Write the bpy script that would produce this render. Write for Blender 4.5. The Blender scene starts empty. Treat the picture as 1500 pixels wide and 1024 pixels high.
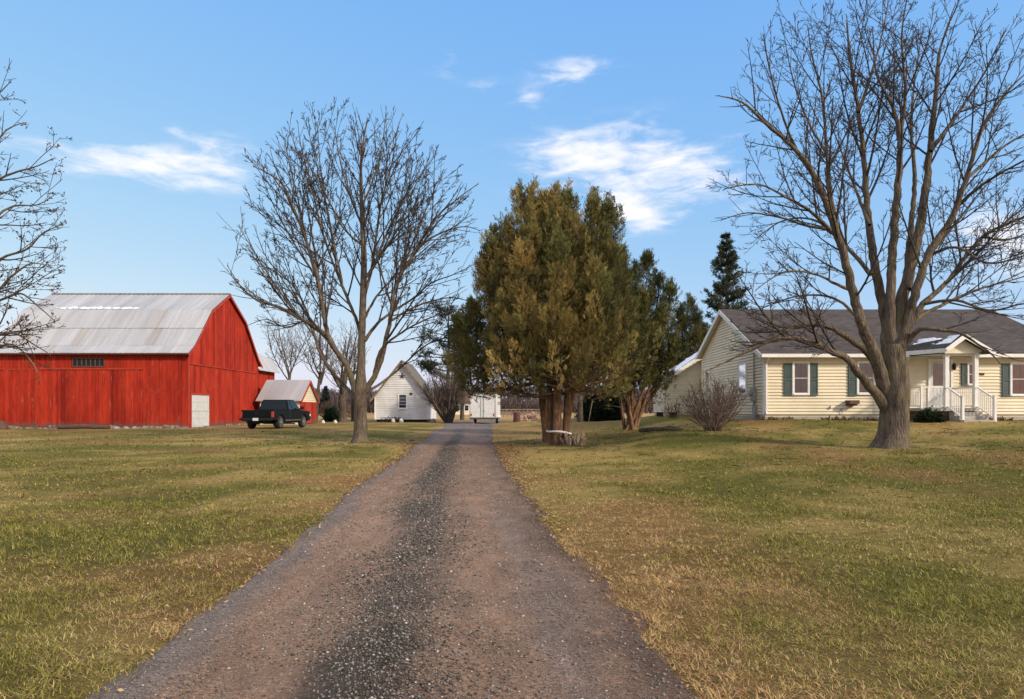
import bpy, bmesh, math, random
import numpy as np
from math import radians as R, sin, cos, pi, sqrt, atan2, exp
from mathutils import Vector, Matrix

random.seed(7)
rng = np.random.default_rng(7)
SC = bpy.context.scene
COL = SC.collection

# ---------------------------------------------------------------- camera frame used to survey the photograph
EYE = 1.5          # eye height over the driveway
FPX = 1000.0       # focal length in photograph pixels (1500 wide)
CX, CY = 750.0, 600.0

def at(px, py, Y):
    """point of the place seen at photograph pixel (px,py) at distance Y"""
    return Vector(((px - CX) / FPX * Y, Y, EYE + (CY - py) / FPX * Y))

# ---------------------------------------------------------------- value noise
_lat = rng.random((256, 256))
def vnoise(x, y):
    x = np.asarray(x, float); y = np.asarray(y, float)
    xi = np.floor(x).astype(int); yi = np.floor(y).astype(int)
    fx = x - xi; fy = y - yi
    fx = fx * fx * (3 - 2 * fx); fy = fy * fy * (3 - 2 * fy)
    a = _lat[xi % 256, yi % 256]; b = _lat[(xi + 1) % 256, yi % 256]
    c = _lat[xi % 256, (yi + 1) % 256]; d = _lat[(xi + 1) % 256, (yi + 1) % 256]
    return (a * (1 - fx) + b * fx) * (1 - fy) + (c * (1 - fx) + d * fx) * fy
def fbm(x, y, o=4):
    s = 0; a = .5; t = 0
    for i in range(o):
        s = s + a * vnoise(x * 2 ** i + 17.3 * i, y * 2 ** i + 5.1 * i); t += a; a *= .5
    return s / t

# ---------------------------------------------------------------- terrain
_CP = np.array([
 (-.3,-12,0),(-.3,0,0),(-.5,5,0),(-.8,10,0),(-1.2,16,.0),(-1.5,20,.02),(-2,30,.08),(-2.8,45,.25),(-3,58,.33),(-3,75,.35),
 (-6,5,-.02),(-12,5,0),(-5.8,26,.24),(-5,10,0),(-5,18,.06),(-10,15,.08),(-15,25,.25),(-14,39,.42),(-12,46,.42),(-20,41,.32),(-32,41,.3),(-22,56,.35),
 (-10,61,.36),(-11,67,.36),(-30,20,.2),(-25,8,0),(-9,34,.36),(-7,45,.36),
 (1.75,25,.2),(2.6,6,0),(3,12,.06),(3.2,18,.13),(5.3,31,.57),(7.4,25,.74),(10.8,19.5,.4),(6,15,.22),(6,9,.06),(12,29,1.1),(18,27.5,1.06),(24,29,1.08),(18,34,1.1),(11,36,1.15),
 (10,41,1.2),(24,40,1.1),(20,15,.35),(14,10,.15),(12,5,.02),(28,24,.8),(14,24,.78),(19,22,.72),(3,45,.45),(6,50,.85),(6,40,.8),(3,35,.3),
 (0,100,.35),(-60,100,.35),(60,100,.5),(-60,45,.25),(60,45,.8),(50,10,.2),(-50,5,0),(0,200,.35),(120,200,.35),(-120,200,.35),(0,400,.35),(200,400,.35),(-200,400,.35)])
def terr(x, y):
    x = np.asarray(x, float); y = np.asarray(y, float)
    sh = x.shape; xf = x.ravel(); yf = y.ravel(); out = np.empty(xf.shape)
    for i in range(0, len(xf), 40000):
        xx = xf[i:i + 40000, None]; yy = yf[i:i + 40000, None]
        d2 = (xx - _CP[:, 0]) ** 2 + (yy - _CP[:, 1]) ** 2
        w = 1.0 / (d2 + 3.0) ** 2
        out[i:i + 40000] = (w * _CP[:, 2]).sum(1) / w.sum(1)
    return out.reshape(sh)
def gz(x, y): return float(terr(np.array([x]), np.array([y]))[0])

# driveway edges, world metres
YD = [-12, 3.5, 5, 8, 12, 19, 30, 45, 52, 58, 62, 67]
XL = [-2.0, -2.12, -2.25, -2.42, -2.87, -3.2, -3.8, -4.45, -5.0, -5.8, -6.2, -6.2]
XR = [1.5, .98, .83, .53, .2, -.25, -.85, -1.35, -1.3, -.9, -.5, -.5]
def dl(y): return np.interp(y, YD, XL)
def dr(y): return np.interp(y, YD, XR)

# ---------------------------------------------------------------- mesh helpers
class MB:
    def __init__(s): s.v = []; s.f = []; s.c = []; s.col = (1, 1, 1)
    def add(s, vs, fs):
        n = len(s.v); s.v += [tuple(p) for p in vs]; s.c += [s.col] * len(vs)
        s.f += [tuple(i + n for i in f) for f in fs]
    def poly(s, pts): s.add(pts, [tuple(range(len(pts)))])
    def box(s, x0, x1, y0, y1, z0, z1):
        s.add([(x0,y0,z0),(x1,y0,z0),(x1,y1,z0),(x0,y1,z0),(x0,y0,z1),(x1,y0,z1),(x1,y1,z1),(x0,y1,z1)],
              [(3,2,1,0),(4,5,6,7),(0,1,5,4),(1,2,6,5),(2,3,7,6),(3,0,4,7)])
    def prism(s, pts, vec):
        """closed planar outline pts swept by vec"""
        n = len(pts); q = [tuple(Vector(p) + Vector(vec)) for p in pts]
        s.add(list(pts) + q, [tuple(range(n - 1, -1, -1)), tuple(range(n, 2 * n))] +
              [(i, (i + 1) % n, n + (i + 1) % n, n + i) for i in range(n)])
    def bar(s, a, b, w, h=None, up=(0, 0, 1)):
        a = Vector(a); b = Vector(b); h = h or w; d = (b - a).normalized(); u = Vector(up)
        if abs(d.dot(u)) > .98: u = Vector((1, 0, 0))
        sx = d.cross(u).normalized(); uz = sx.cross(d).normalized()
        c = []
        for p in (a, b):
            for i, j in ((-1,-1),(1,-1),(1,1),(-1,1)): c.append(p + sx * (w / 2 * i) + uz * (h / 2 * j))
        s.add(c, [(0,1,2,3),(7,6,5,4),(0,4,5,1),(1,5,6,2),(2,6,7,3),(3,7,4,0)])
    def tube(s, pts, rads, n=8, cap=True):
        V, F = tube_np([Vector(p) for p in pts], rads, n, cap); s.add(V, F)
    def cyl(s, a, b, r, n=16): s.tube([a, b], [r, r], n)
    def lathe(s, prof, c=(0, 0, 0), n=16, axis='z'):
        vs = []; m = len(prof)
        for r, h in prof:
            for k in range(n):
                t = 2 * pi * k / n
                p = (r * cos(t), r * sin(t), h) if axis == 'z' else (h, r * cos(t), r * sin(t))
                vs.append((p[0] + c[0], p[1] + c[1], p[2] + c[2]))
        fs = []
        for i in range(m - 1):
            for k in range(n): fs.append((i*n+k, i*n+(k+1)%n, (i+1)*n+(k+1)%n, (i+1)*n+k))
        fs += [tuple(range(n - 1, -1, -1)), tuple(range((m-1)*n, m*n))]
        s.add(vs, fs)
    def build(s, name, mat, parent=None, smooth=False, bevel=0, local=False, tint=False):
        v = s.v
        if parent is not None and not local:
            o = origin_of(parent); v = [(p[0]-o[0], p[1]-o[1], p[2]-o[2]) for p in v]
        me = bpy.data.meshes.new(name); me.from_pydata(v, [], s.f); me.update()
        if tint:
            a = me.attributes.new('tint', 'FLOAT_COLOR', 'POINT')
            a.data.foreach_set('color', np.array([(c[0], c[1], c[2], 1) for c in s.c], 'f').ravel())
        bm = bmesh.new(); bm.from_mesh(me); bmesh.ops.recalc_face_normals(bm, faces=bm.faces); bm.to_mesh(me); bm.free()
        return link(name, me, mat, parent, smooth, bevel)

def origin_of(o):
    p = Vector((0, 0, 0))
    while o is not None: p = p + o.location; o = o.parent
    return p
def link(name, me, mat, parent=None, smooth=False, bevel=0):
    me.materials.append(mat)
    o = bpy.data.objects.new(name, me); COL.objects.link(o); o.parent = parent
    if smooth: me.polygons.foreach_set('use_smooth', [True] * len(me.polygons))
    if bevel:
        m = o.modifiers.new('bevel', 'BEVEL'); m.width = bevel; m.segments = 2; m.limit_method = 'ANGLE'
    return o
def tube_np(pts, rads, n=6, cap=True):
    vs = []; fs = []; m = len(pts); u = None
    for i, p in enumerate(pts):
        d = (pts[min(i + 1, m - 1)] - pts[max(i - 1, 0)])
        d = d.normalized() if d.length > 1e-9 else Vector((0, 0, 1))
        if u is None:
            u = Vector((1, 0, 0)) if abs(d.x) < .8 else Vector((0, 1, 0))
        u = (u - d * u.dot(d)).normalized(); w = d.cross(u); r = rads[i]
        for k in range(n):
            t = 2 * pi * k / n; vs.append(p + u * (r * cos(t)) + w * (r * sin(t)))
    for i in range(m - 1):
        for k in range(n): fs.append((i*n+k, i*n+(k+1)%n, (i+1)*n+(k+1)%n, (i+1)*n+k))
    if cap: fs += [tuple(range(n - 1, -1, -1)), tuple(range((m-1)*n, m*n))]
    return vs, fs
def np_mesh(name, V, F, mat, parent=None, tint=None, smooth=False):
    """V (n,3), F (m,k) all faces k-sided; world coordinates"""
    V = np.asarray(V, np.float32); F = np.asarray(F, np.int32)
    if parent is not None: V = V - np.array(origin_of(parent), np.float32)
    me = bpy.data.meshes.new(name); k = F.shape[1]
    me.vertices.add(len(V)); me.vertices.foreach_set('co', V.ravel())
    me.loops.add(F.size); me.loops.foreach_set('vertex_index', F.ravel())
    me.polygons.add(len(F)); me.polygons.foreach_set('loop_start', np.arange(0, F.size, k, dtype=np.int32))
    me.update(calc_edges=True)
    if tint is not None:
        a = me.attributes.new('tint', 'FLOAT_COLOR', 'POINT')
        c = np.ones((len(V), 4), np.float32); c[:, :3] = tint; a.data.foreach_set('color', c.ravel())
    return link(name, me, mat, parent, smooth)
def tag(o, label=None, cat=None, group=None, kind=None):
    if label: o['label'] = label
    if cat: o['category'] = cat
    if group: o['group'] = group
    if kind: o['kind'] = kind
    return o
def thing(name, loc, label, cat, group=None, rz=0):
    o = bpy.data.objects.new(name, None); COL.objects.link(o); o.location = loc; o.rotation_euler = (0, 0, rz)
    o.empty_display_size = .2
    return tag(o, label, cat, group)
def copy_tree(o, parent=None):
    c = o.copy(); COL.objects.link(c); c.parent = parent
    for ch in list(o.children): copy_tree(ch, c)
    return c

# ---------------------------------------------------------------- materials
def _n(nt, t, **kw):
    n = nt.nodes.new(t)
    for k, v in kw.items():
        if k in n.inputs: n.inputs[k].default_value = v
        else: setattr(n, k, v)
    return n
def ramp(nt, stops):
    n = nt.nodes.new('ShaderNodeValToRGB'); e = n.color_ramp.elements
    while len(e) < len(stops): e.new(.5)
    for i, (p, c) in enumerate(stops): e[i].position = p; e[i].color = (c[0], c[1], c[2], 1) if not isinstance(c, (int, float)) else (c, c, c, 1)
    return n
def mix(nt, a, b, f, mode='MIX'):
    m = nt.nodes.new('ShaderNodeMix'); m.data_type = 'RGBA'; m.blend_type = mode
    for s, v in ((6, a), (7, b), (0, f)):
        if hasattr(v, 'is_output'): nt.links.new(v, m.inputs[s])
        elif isinstance(v, (int, float)): m.inputs[s].default_value = v
        else: m.inputs[s].default_value = (*v[:3], 1)
    return m.outputs[2]
def noise(nt, vec, scale, detail=5, rough=.55, stretch=None, dist=0):
    if stretch:
        mp = _n(nt, 'ShaderNodeMapping'); mp.inputs['Scale'].default_value = stretch; nt.links.new(vec, mp.inputs[0]); vec = mp.outputs[0]
    n = _n(nt, 'ShaderNodeTexNoise', Scale=scale, Detail=detail, Roughness=rough, Distortion=dist); nt.links.new(vec, n.inputs['Vector'])
    return n.outputs[0]
def newmat(name):
    m = bpy.data.materials.new(name); m.use_nodes = True; nt = m.node_tree
    return m, nt, nt.nodes['Principled BSDF']
def mat(name, c1, c2=None, scale=4, rough=.8, bump=0, bscale=None, stretch=None, tint=False, metal=0, c3=None, spec=.3, sharp=(.3, .7), bstretch=None, bdist=.02):
    m, nt, b = newmat(name)
    tc = _n(nt, 'ShaderNodeTexCoord'); vec = tc.outputs['Object']
    if c2 is None: col = None; b.inputs['Base Color'].default_value = (*c1, 1)
    else:
        r = ramp(nt, [(sharp[0], c1), (sharp[1], c2)] if c3 is None else [(sharp[0], c1), ((sharp[0]+sharp[1])/2, c2), (sharp[1], c3)])
        nt.links.new(noise(nt, vec, scale, 6, .6, stretch), r.inputs[0]); col = r.outputs[0]
        fine = noise(nt, vec, scale * 9, 3, .6, stretch); fr = ramp(nt, [(.3, .78), (.7, 1.2)]); nt.links.new(fine, fr.inputs[0])
        col = mix(nt, col, fr.outputs[0], 1.0, 'MULTIPLY')
    if tint:
        at_ = _n(nt, 'ShaderNodeAttribute', attribute_name='tint')
        col = mix(nt, col if col else c1, at_.outputs['Color'], 1.0, 'MULTIPLY')
    if col: nt.links.new(col, b.inputs['Base Color'])
    b.inputs['Roughness'].default_value = rough; b.inputs['Metallic'].default_value = metal
    b.inputs['Specular IOR Level'].default_value = spec
    if bump:
        bp = _n(nt, 'ShaderNodeBump', Strength=bump, Distance=bdist)
        nt.links.new(noise(nt, vec, bscale or scale * 6, 6, .65, bstretch or stretch), bp.inputs['Height'])
        nt.links.new(bp.outputs[0], b.inputs['Normal'])
    return m
def leafmat(name, rough=.7, trans=.15):
    m, nt, b = newmat(name)
    a = _n(nt, 'ShaderNodeAttribute', attribute_name='tint')
    nt.links.new(a.outputs['Color'], b.inputs['Base Color']); b.inputs['Roughness'].default_value = rough
    b.inputs['Specular IOR Level'].default_value = .15
    if trans:
        t = _n(nt, 'ShaderNodeBsdfTranslucent'); nt.links.new(a.outputs['Color'], t.inputs[0])
        ms = _n(nt, 'ShaderNodeMixShader', Fac=trans); nt.links.new(b.outputs[0], ms.inputs[1]); nt.links.new(t.outputs[0], ms.inputs[2])
        nt.links.new(ms.outputs[0], nt.nodes['Material Output'].inputs[0])
    return m

def barkmat(name, dark, mid, light, moss=None):
    m, nt, b = newmat(name)
    vec = _n(nt, 'ShaderNodeTexCoord').outputs['Object']
    n1 = noise(nt, vec, 9, 8, .7, (1, 1, .22), .6); r = ramp(nt, [(.28, dark), (.5, mid), (.74, light)]); nt.links.new(n1, r.inputs[0]); col = r.outputs[0]
    n2 = noise(nt, vec, 1.1, 4, .6); r2 = ramp(nt, [(.3, .65), (.7, 1.25)]); nt.links.new(n2, r2.inputs[0]); col = mix(nt, col, r2.outputs[0], 1.0, 'MULTIPLY')
    if moss:
        n3 = noise(nt, vec, 2.3, 5, .65); r3 = ramp(nt, [(.5, 0.0), (.68, .7)]); nt.links.new(n3, r3.inputs[0]); col = mix(nt, col, moss, r3.outputs[0])
    nt.links.new(col, b.inputs['Base Color']); b.inputs['Roughness'].default_value = .92; b.inputs['Specular IOR Level'].default_value = .15
    v = _n(nt, 'ShaderNodeTexVoronoi', Scale=16.0); v.feature = 'DISTANCE_TO_EDGE'
    mp = _n(nt, 'ShaderNodeMapping'); mp.inputs['Scale'].default_value = (1, 1, .2); nt.links.new(vec, mp.inputs[0]); nt.links.new(mp.outputs[0], v.inputs['Vector'])
    sm = _n(nt, 'ShaderNodeMath', operation='MULTIPLY_ADD'); nt.links.new(v.outputs[0], sm.inputs[0]); sm.inputs[1].default_value = 1.2; nt.links.new(n1, sm.inputs[2])
    bp = _n(nt, 'ShaderNodeBump', Strength=.9, Distance=.05); nt.links.new(sm.outputs[0], bp.inputs['Height']); nt.links.new(bp.outputs[0], b.inputs['Normal'])
    return m

M = {}
M['bark'] = barkmat('bark', (.038,.03,.024), (.135,.105,.079), (.245,.195,.15), (.15,.13,.055))
M['bark_grey'] = barkmat('bark_grey', (.035,.028,.024), (.10,.08,.064), (.17,.14,.11))
M['bark_red'] = barkmat('bark_red', (.05,.03,.02), (.2,.115,.065), (.36,.21,.115))
M['twig'] = mat('twig', (.035,.028,.025), (.075,.058,.048), 3, .9)
M['twig_grey'] = mat('twig_grey', (.065,.05,.042), (.13,.10,.08), 2, .9)
M['twig_shrub'] = mat('twig_shrub', (.11,.075,.058), (.21,.155,.125), 4, .9)
M['twig_red'] = mat('twig_red', (.1,.055,.04), (.17,.1,.075), 2, .9)
M['leaf'] = leafmat('leaf')
M['blade'] = leafmat('blade', .75, .2)
M['stone'] = mat('stone', (.2,.18,.16), (.4,.37,.33), 5, .9, .5, 20, tint=True)

# ---------------------------------------------------------------- world, sun, camera
SUN_EL, SUN_AZ = R(26), R(126)    # azimuth clockwise from +Y (towards +X)
EXPO = 1.02
def world():
    w = bpy.data.worlds.new('World'); SC.world = w; w.use_nodes = True; nt = w.node_tree; L = nt.links.new
    bg = nt.nodes['Background']
    sky = _n(nt, 'ShaderNodeTexSky', sky_type='NISHITA', sun_disc=False, sun_elevation=SUN_EL, sun_rotation=SUN_AZ, air_density=1.15, dust_density=.9, ozone_density=2.0)
    col = mix(nt, sky.outputs[0], (.80, .95, 1.05), 1.0, 'MULTIPLY')
    sc_ = _n(nt, 'ShaderNodeSeparateColor'); cc_ = _n(nt, 'ShaderNodeCombineColor'); L(col, sc_.inputs[0])
    for ch, (gn, ex) in enumerate(((.95, .80), (1.50, .44), (3.45, .05))):      # tone curve of the air: keeps the horizon pale, not cyan
        p_ = _n(nt, 'ShaderNodeMath', operation='POWER'); L(sc_.outputs[ch], p_.inputs[0]); p_.inputs[1].default_value = ex
        q_ = _n(nt, 'ShaderNodeMath', operation='MULTIPLY'); L(p_.outputs[0], q_.inputs[0]); q_.inputs[1].default_value = gn; L(q_.outputs[0], cc_.inputs[ch])
    col = cc_.outputs[0]
    # clouds, laid out by direction on the sky dome
    g = _n(nt, 'ShaderNodeTexCoord').outputs['Generated']
    sp = _n(nt, 'ShaderNodeSeparateXYZ'); L(g, sp.inputs[0])
    def m2(op, a, b=None, c=None):
        n = _n(nt, 'ShaderNodeMath', operation=op)
        for i, v in enumerate((a, b, c)):
            if v is None: continue
            if isinstance(v, (int, float)): n.inputs[i].default_value = v
            else: L(v, n.inputs[i])
        return n.outputs[0]
    az = m2('ARCTAN2', sp.outputs[0], sp.outputs[1]); el = m2('ARCSINE', sp.outputs[2])
    cv = _n(nt, 'ShaderNodeCombineXYZ'); L(m2('MULTIPLY', az, 1.0), cv.inputs[0]); L(m2('MULTIPLY', el, 2.1), cv.inputs[1])
    warp = noise(nt, cv.outputs[0], 7, 4, .6)
    wz = m2('MULTIPLY_ADD', warp, .05, -.025)
    azw = m2('ADD', az, wz); elw = m2('ADD', el, m2('MULTIPLY', wz, .5))
    clouds = [(240,246,112,19,1.0),(300,224,60,22,.5),(355,212,30,18,.3),(900,218,105,26,1.1),(960,276,112,26,1.1),(932,314,44,17,1.1),(840,238,50,16,.8),(1010,240,50,24,.6),
              (845,104,52,14,.8),(655,92,26,12,.55),(776,146,22,14,.5),(715,128,26,10,.3),(1490,352,75,45,.9),(100,240,60,25,.35),(1060,215,40,20,.5),(1085,312,16,10,.5),(255,188,14,8,.4),
              (-300,150,250,40,.8),(1900,200,260,50,.8)]
    tot = None
    for px, py, sx, sy, a in clouds:
        d = Vector(((px-CX)/FPX, 1, (CY-py)/FPX)).normalized(); a0 = atan2(d.x, d.y); e0 = math.asin(d.z); k = d.y
        # pixels -> angle shrinks towards the sides
        s_az = sx/FPX*k*k; s_el = sy/FPX*k
        ux = m2('DIVIDE', m2('SUBTRACT', azw, a0), s_az); uy = m2('DIVIDE', m2('SUBTRACT', elw, e0), s_el)
        q = m2('ADD', m2('MULTIPLY', ux, ux), m2('MULTIPLY', uy, uy))
        e = m2('MULTIPLY', m2('EXPONENT', m2('MULTIPLY', q, -.75)), a)
        tot = e if tot is None else m2('ADD', tot, e)
    n1 = noise(nt, cv.outputs[0], 16, 9, .6, (1, 1.5, 1), .3)
    n9 = noise(nt, cv.outputs[0], 5.5, 3, .5, (1, 1.8, 1)); n1 = m2('MULTIPLY_ADD', n9, .55, m2('MULTIPLY', n1, .75))
    dens = m2('ADD', m2('MULTIPLY', tot, .72), m2('MULTIPLY_ADD', n1, 2.9, -1.98))
    front = m2('MULTIPLY', tot, 3.0)
    mr = _n(nt, 'ShaderNodeMapRange', interpolation_type='SMOOTHSTEP'); L(dens, mr.inputs[0]); mr.inputs[1].default_value = -.08; mr.inputs[2].default_value = 1.1
    cl = m2('MULTIPLY', mr.outputs[0], m2('MINIMUM', front, 1.0))
    cl = m2('MULTIPLY', cl, .85)
    ccol = (4.3, 4.1, 4.15)
    # unseen bright cloud added overhead and in the west to lift fill light
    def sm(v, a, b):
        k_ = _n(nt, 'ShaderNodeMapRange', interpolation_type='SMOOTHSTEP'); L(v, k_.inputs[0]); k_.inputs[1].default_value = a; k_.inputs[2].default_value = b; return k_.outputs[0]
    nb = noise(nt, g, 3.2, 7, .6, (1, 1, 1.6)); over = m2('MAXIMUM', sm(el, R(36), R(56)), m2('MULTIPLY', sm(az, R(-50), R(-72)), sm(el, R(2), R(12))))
    fill_cloud = m2('MULTIPLY', over, sm(nb, .30, .52))
    cl = m2('MAXIMUM', cl, m2('MULTIPLY', fill_cloud, .92))
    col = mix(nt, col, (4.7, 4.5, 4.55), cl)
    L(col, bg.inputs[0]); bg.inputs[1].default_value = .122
    return w
world()
def sun():
    l = bpy.data.lights.new('sun', 'SUN'); l.energy = 2.0; l.angle = R(5); l.color = (1, .88, .71)
    o = bpy.data.objects.new('sun', l); COL.objects.link(o)
    d = Vector((sin(SUN_AZ) * cos(SUN_EL), cos(SUN_AZ) * cos(SUN_EL), sin(SUN_EL)))
    o.rotation_euler = d.to_track_quat('Z', 'Y').to_euler(); o.location = d * 60
sun()
cam = bpy.data.cameras.new('camera'); co = bpy.data.objects.new('camera', cam); COL.objects.link(co)
co.location = (0, 0, EYE); co.rotation_euler = (R(90), 0, 0)
cam.sensor_width = 36; cam.lens = 24.0; cam.clip_end = 6000; cam.clip_start = .05
cam.shift_y = (CY - 512) / 1500.0
SC.camera = co
SC.view_settings.view_transform = 'Standard'; SC.view_settings.look = 'None'; SC.view_settings.exposure = EXPO; SC.view_settings.gamma = 1
SC.render.engine = 'CYCLES'
SC.cycles.max_bounces = 6; SC.cycles.transparent_max_bounces = 8
# ================================================================ ground, driveway, grass, gravel
def edge_dist(x, y):
    """signed distance outside the driveway (negative inside)"""
    return np.maximum(dl(y) - x, x - dr(y))
def lawn_mix(x, y):
    """straw fraction and brown fraction of the lawn at x,y"""
    ed = edge_dist(x, y); right = x > dr(y)
    near = np.exp(-(np.maximum(ed, 0) / np.where(right, 1.25, .8)) ** 1.4)
    n = fbm(x * .35 + 40, y * .35 + 9, 4); n2 = fbm(x * 1.3, y * 1.3 + 50, 3); n3 = fbm(x * .13 + 7, y * .13, 3)
    straw = np.clip(.36 + (n - .5) * 3.2 + (n2 - .5) * 1.8 + .5 * near, 0, 1)
    brown = np.clip((fbm(x * .5 + 90, y * .5, 4) - .5) * 4.0 + near * .95 - .16 + (n3 - .5) * 1.3 + np.clip((y - 20) / 22, 0, .5), 0, .9)
    return straw, brown
GREEN = np.array((.148, .140, .033)); STRAW = np.array((.40, .295, .105)); BROWN = np.array((.29, .165, .072))
def lawn_col(x, y):
    s, b = lawn_mix(x, y)
    c = GREEN * (1 - s[:, None]) + STRAW * s[:, None]
    return c * (1 - b[:, None] * .75) + BROWN * (b[:, None] * .75)

def ground():
    def axis(breaks):
        out = [breaks[0][0]]
        for a, b, st in breaks:
            n = max(1, int(round((b - a) / st))); out += list(np.linspace(a, b, n + 1)[1:])
        return np.array(out)
    xs = axis([(-900,-300,100),(-300,-80,20),(-80,-40,4),(-40,-12,1),(-12,14,.3),(14,40,.9),(40,80,4),(80,300,20),(300,900,100)])
    ys = axis([(-60,-20,8),(-20,0,2),(0,3,.5),(3,14,.28),(14,36,.5),(36,75,1.2),(75,160,6),(160,400,30),(400,2400,200)])
    X, Yg = np.meshgrid(xs, ys); Z = terr(X, Yg)
    bumps = (fbm(X * .9, Yg * .9, 3) - .5) * .05 * (edge_dist(X, Yg) > .3) * (Yg < 60)
    bumps = bumps - .05 * np.clip(-edge_dist(X, Yg) / .3, 0, 1) * (Yg < 67)   # bed under the driveway
    V = np.stack([X, Yg, Z + bumps], -1).reshape(-1, 3); nx, ny = len(xs), len(ys)
    i = np.arange(nx * ny).reshape(ny, nx)
    F = np.stack([i[:-1,:-1], i[:-1,1:], i[1:,1:], i[1:,:-1]], -1).reshape(-1, 4)
    x, y = V[:, 0], V[:, 1]
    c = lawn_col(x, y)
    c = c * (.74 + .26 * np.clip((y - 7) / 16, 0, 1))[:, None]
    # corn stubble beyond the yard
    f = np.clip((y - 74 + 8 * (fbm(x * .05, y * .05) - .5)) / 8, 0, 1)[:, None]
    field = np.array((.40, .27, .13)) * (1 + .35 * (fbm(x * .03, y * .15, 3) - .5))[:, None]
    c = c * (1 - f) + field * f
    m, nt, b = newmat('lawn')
    a = _n(nt, 'ShaderNodeAttribute', attribute_name='tint'); vec = _n(nt, 'ShaderNodeTexCoord').outputs['Object']
    n1 = noise(nt, vec, 28, 6, .75); r1 = ramp(nt, [(.3, (.40,.40,.38)), (.5, (.9,.9,.88)), (.72, (1.45,1.4,1.3))]); nt.links.new(n1, r1.inputs[0])
    n2 = noise(nt, vec, 5.5, 6, .7, (.6, 1.3, 1)); r2 = ramp(nt, [(.3, (.66,.72,.7)), (.7, (1.28,1.2,1.12))]); nt.links.new(n2, r2.inputs[0])
    col = mix(nt, a.outputs['Color'], r1.outputs[0], 1.0, 'MULTIPLY'); col = mix(nt, col, r2.outputs[0], 1.0, 'MULTIPLY')
    nt.links.new(col, b.inputs['Base Color']); b.inputs['Roughness'].default_value = .95; b.inputs['Specular IOR Level'].default_value = .1
    bp = _n(nt, 'ShaderNodeBump', Strength=.8, Distance=.06); nt.links.new(n1, bp.inputs['Height']); nt.links.new(bp.outputs[0], b.inputs['Normal'])
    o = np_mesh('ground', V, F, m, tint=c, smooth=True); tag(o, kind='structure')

def gravel_mat():
    m, nt, b = newmat('gravel_drive'); L = nt.links.new
    vec = _n(nt, 'ShaderNodeTexCoord').outputs['Object']; a = _n(nt, 'ShaderNodeAttribute', attribute_name='tint')
    v = _n(nt, 'ShaderNodeTexVoronoi', Scale=75.0); L(vec, v.inputs['Vector'])
    sv = _n(nt, 'ShaderNodeSeparateColor'); L(v.outputs['Color'], sv.inputs[0])
    r = ramp(nt, [(0, (.5,.48,.46)), (.35, (.78,.75,.73)), (.7, (1.0,.98,.96)), (.9, (1.25,1.22,1.2)), (1, (1.6,1.57,1.55))]); L(sv.outputs[0], r.inputs[0])
    n1 = noise(nt, vec, 140, 4, .8); r1 = ramp(nt, [(.3, .62), (.7, 1.35)]); L(n1, r1.inputs[0])
    n2 = noise(nt, vec, 3, 6, .68, (1.2, .45, 1)); r2 = ramp(nt, [(.3, .72), (.7, 1.25)]); L(n2, r2.inputs[0])
    col = mix(nt, a.outputs['Color'], r.outputs[0], .8, 'MULTIPLY'); col = mix(nt, col, r1.outputs[0], 1.0, 'MULTIPLY'); col = mix(nt, col, r2.outputs[0], 1.0, 'MULTIPLY')
    L(col, b.inputs['Base Color']); b.inputs['Roughness'].default_value = .85; b.inputs['Specular IOR Level'].default_value = .2
    h = _n(nt, 'ShaderNodeMath', operation='MULTIPLY_ADD'); L(v.outputs['Distance'], h.inputs[0]); h.inputs[1].default_value = -1.0; L(n1, h.inputs[2])
    bp = _n(nt, 'ShaderNodeBump', Strength=.7, Distance=.012); L(h.outputs[0], bp.inputs['Height']); L(bp.outputs[0], b.inputs['Normal'])
    return m
M['gravel'] = gravel_mat()
def drive_z(x, y, u):
    crown = .02 * np.sin(np.clip(u, 0, 1) * pi) + .018 * np.exp(-((u - .45) / .1) ** 2) - .02 * np.exp(-((u - .2) / .1) ** 2) - .02 * np.exp(-((u - .74) / .1) ** 2)
    return terr(x, y) + .006 + crown * .9 + .008 * (fbm(x * 3, y * 2, 3) - .5)
def drive_col(x, y, u):
    n = fbm(x * 1.6 + 3, y * .5, 4) - .5; n2 = fbm(x * .9 + 60, y * .22, 3) - .5; n3 = fbm(x * 5, y * 5, 3) - .5
    base = np.array((.285, .182, .122)); dark = np.array((.062, .048, .034)); blue = np.array((.20, .165, .15)); dirt = np.array((.16, .105, .072))
    c = np.repeat(base[None], len(x), 0) * (1 + .5 * n2)[:, None]
    def ble(c, t, w): w = np.clip(w, 0, 1)[:, None]; return c * (1 - w) + t * w
    c = ble(c, dark, (np.exp(-((u - .45 + n * .12) / .1) ** 4)) * (.85 + 1.3 * n + 1.2 * n3) * np.clip((48 - y) / 14, 0, 1))
    c = ble(c, blue, np.clip((.13 - u) / .07 + n, 0, 1) * .9)
    c = ble(c, dirt, np.clip((u - .78) / .16 + 1.6 * n + 1.3 * n3, 0, 1) * .9)
    c = ble(c, np.array((.10, .062, .045)), np.clip((u - .93) / .06 + 2.2 * n + 1.5 * n3, 0, 1) * .7)
    c = ble(c, blue, np.exp(-((u - .83 + n * .15) / .05) ** 2) * .5 * np.clip((16 - y) / 8, 0, 1))
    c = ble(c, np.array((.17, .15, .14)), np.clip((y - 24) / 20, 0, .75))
    c = ble(c, np.array((.1, .08, .07)), np.clip((-u) / .03 , 0, 1) * .7)
    return c
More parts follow.
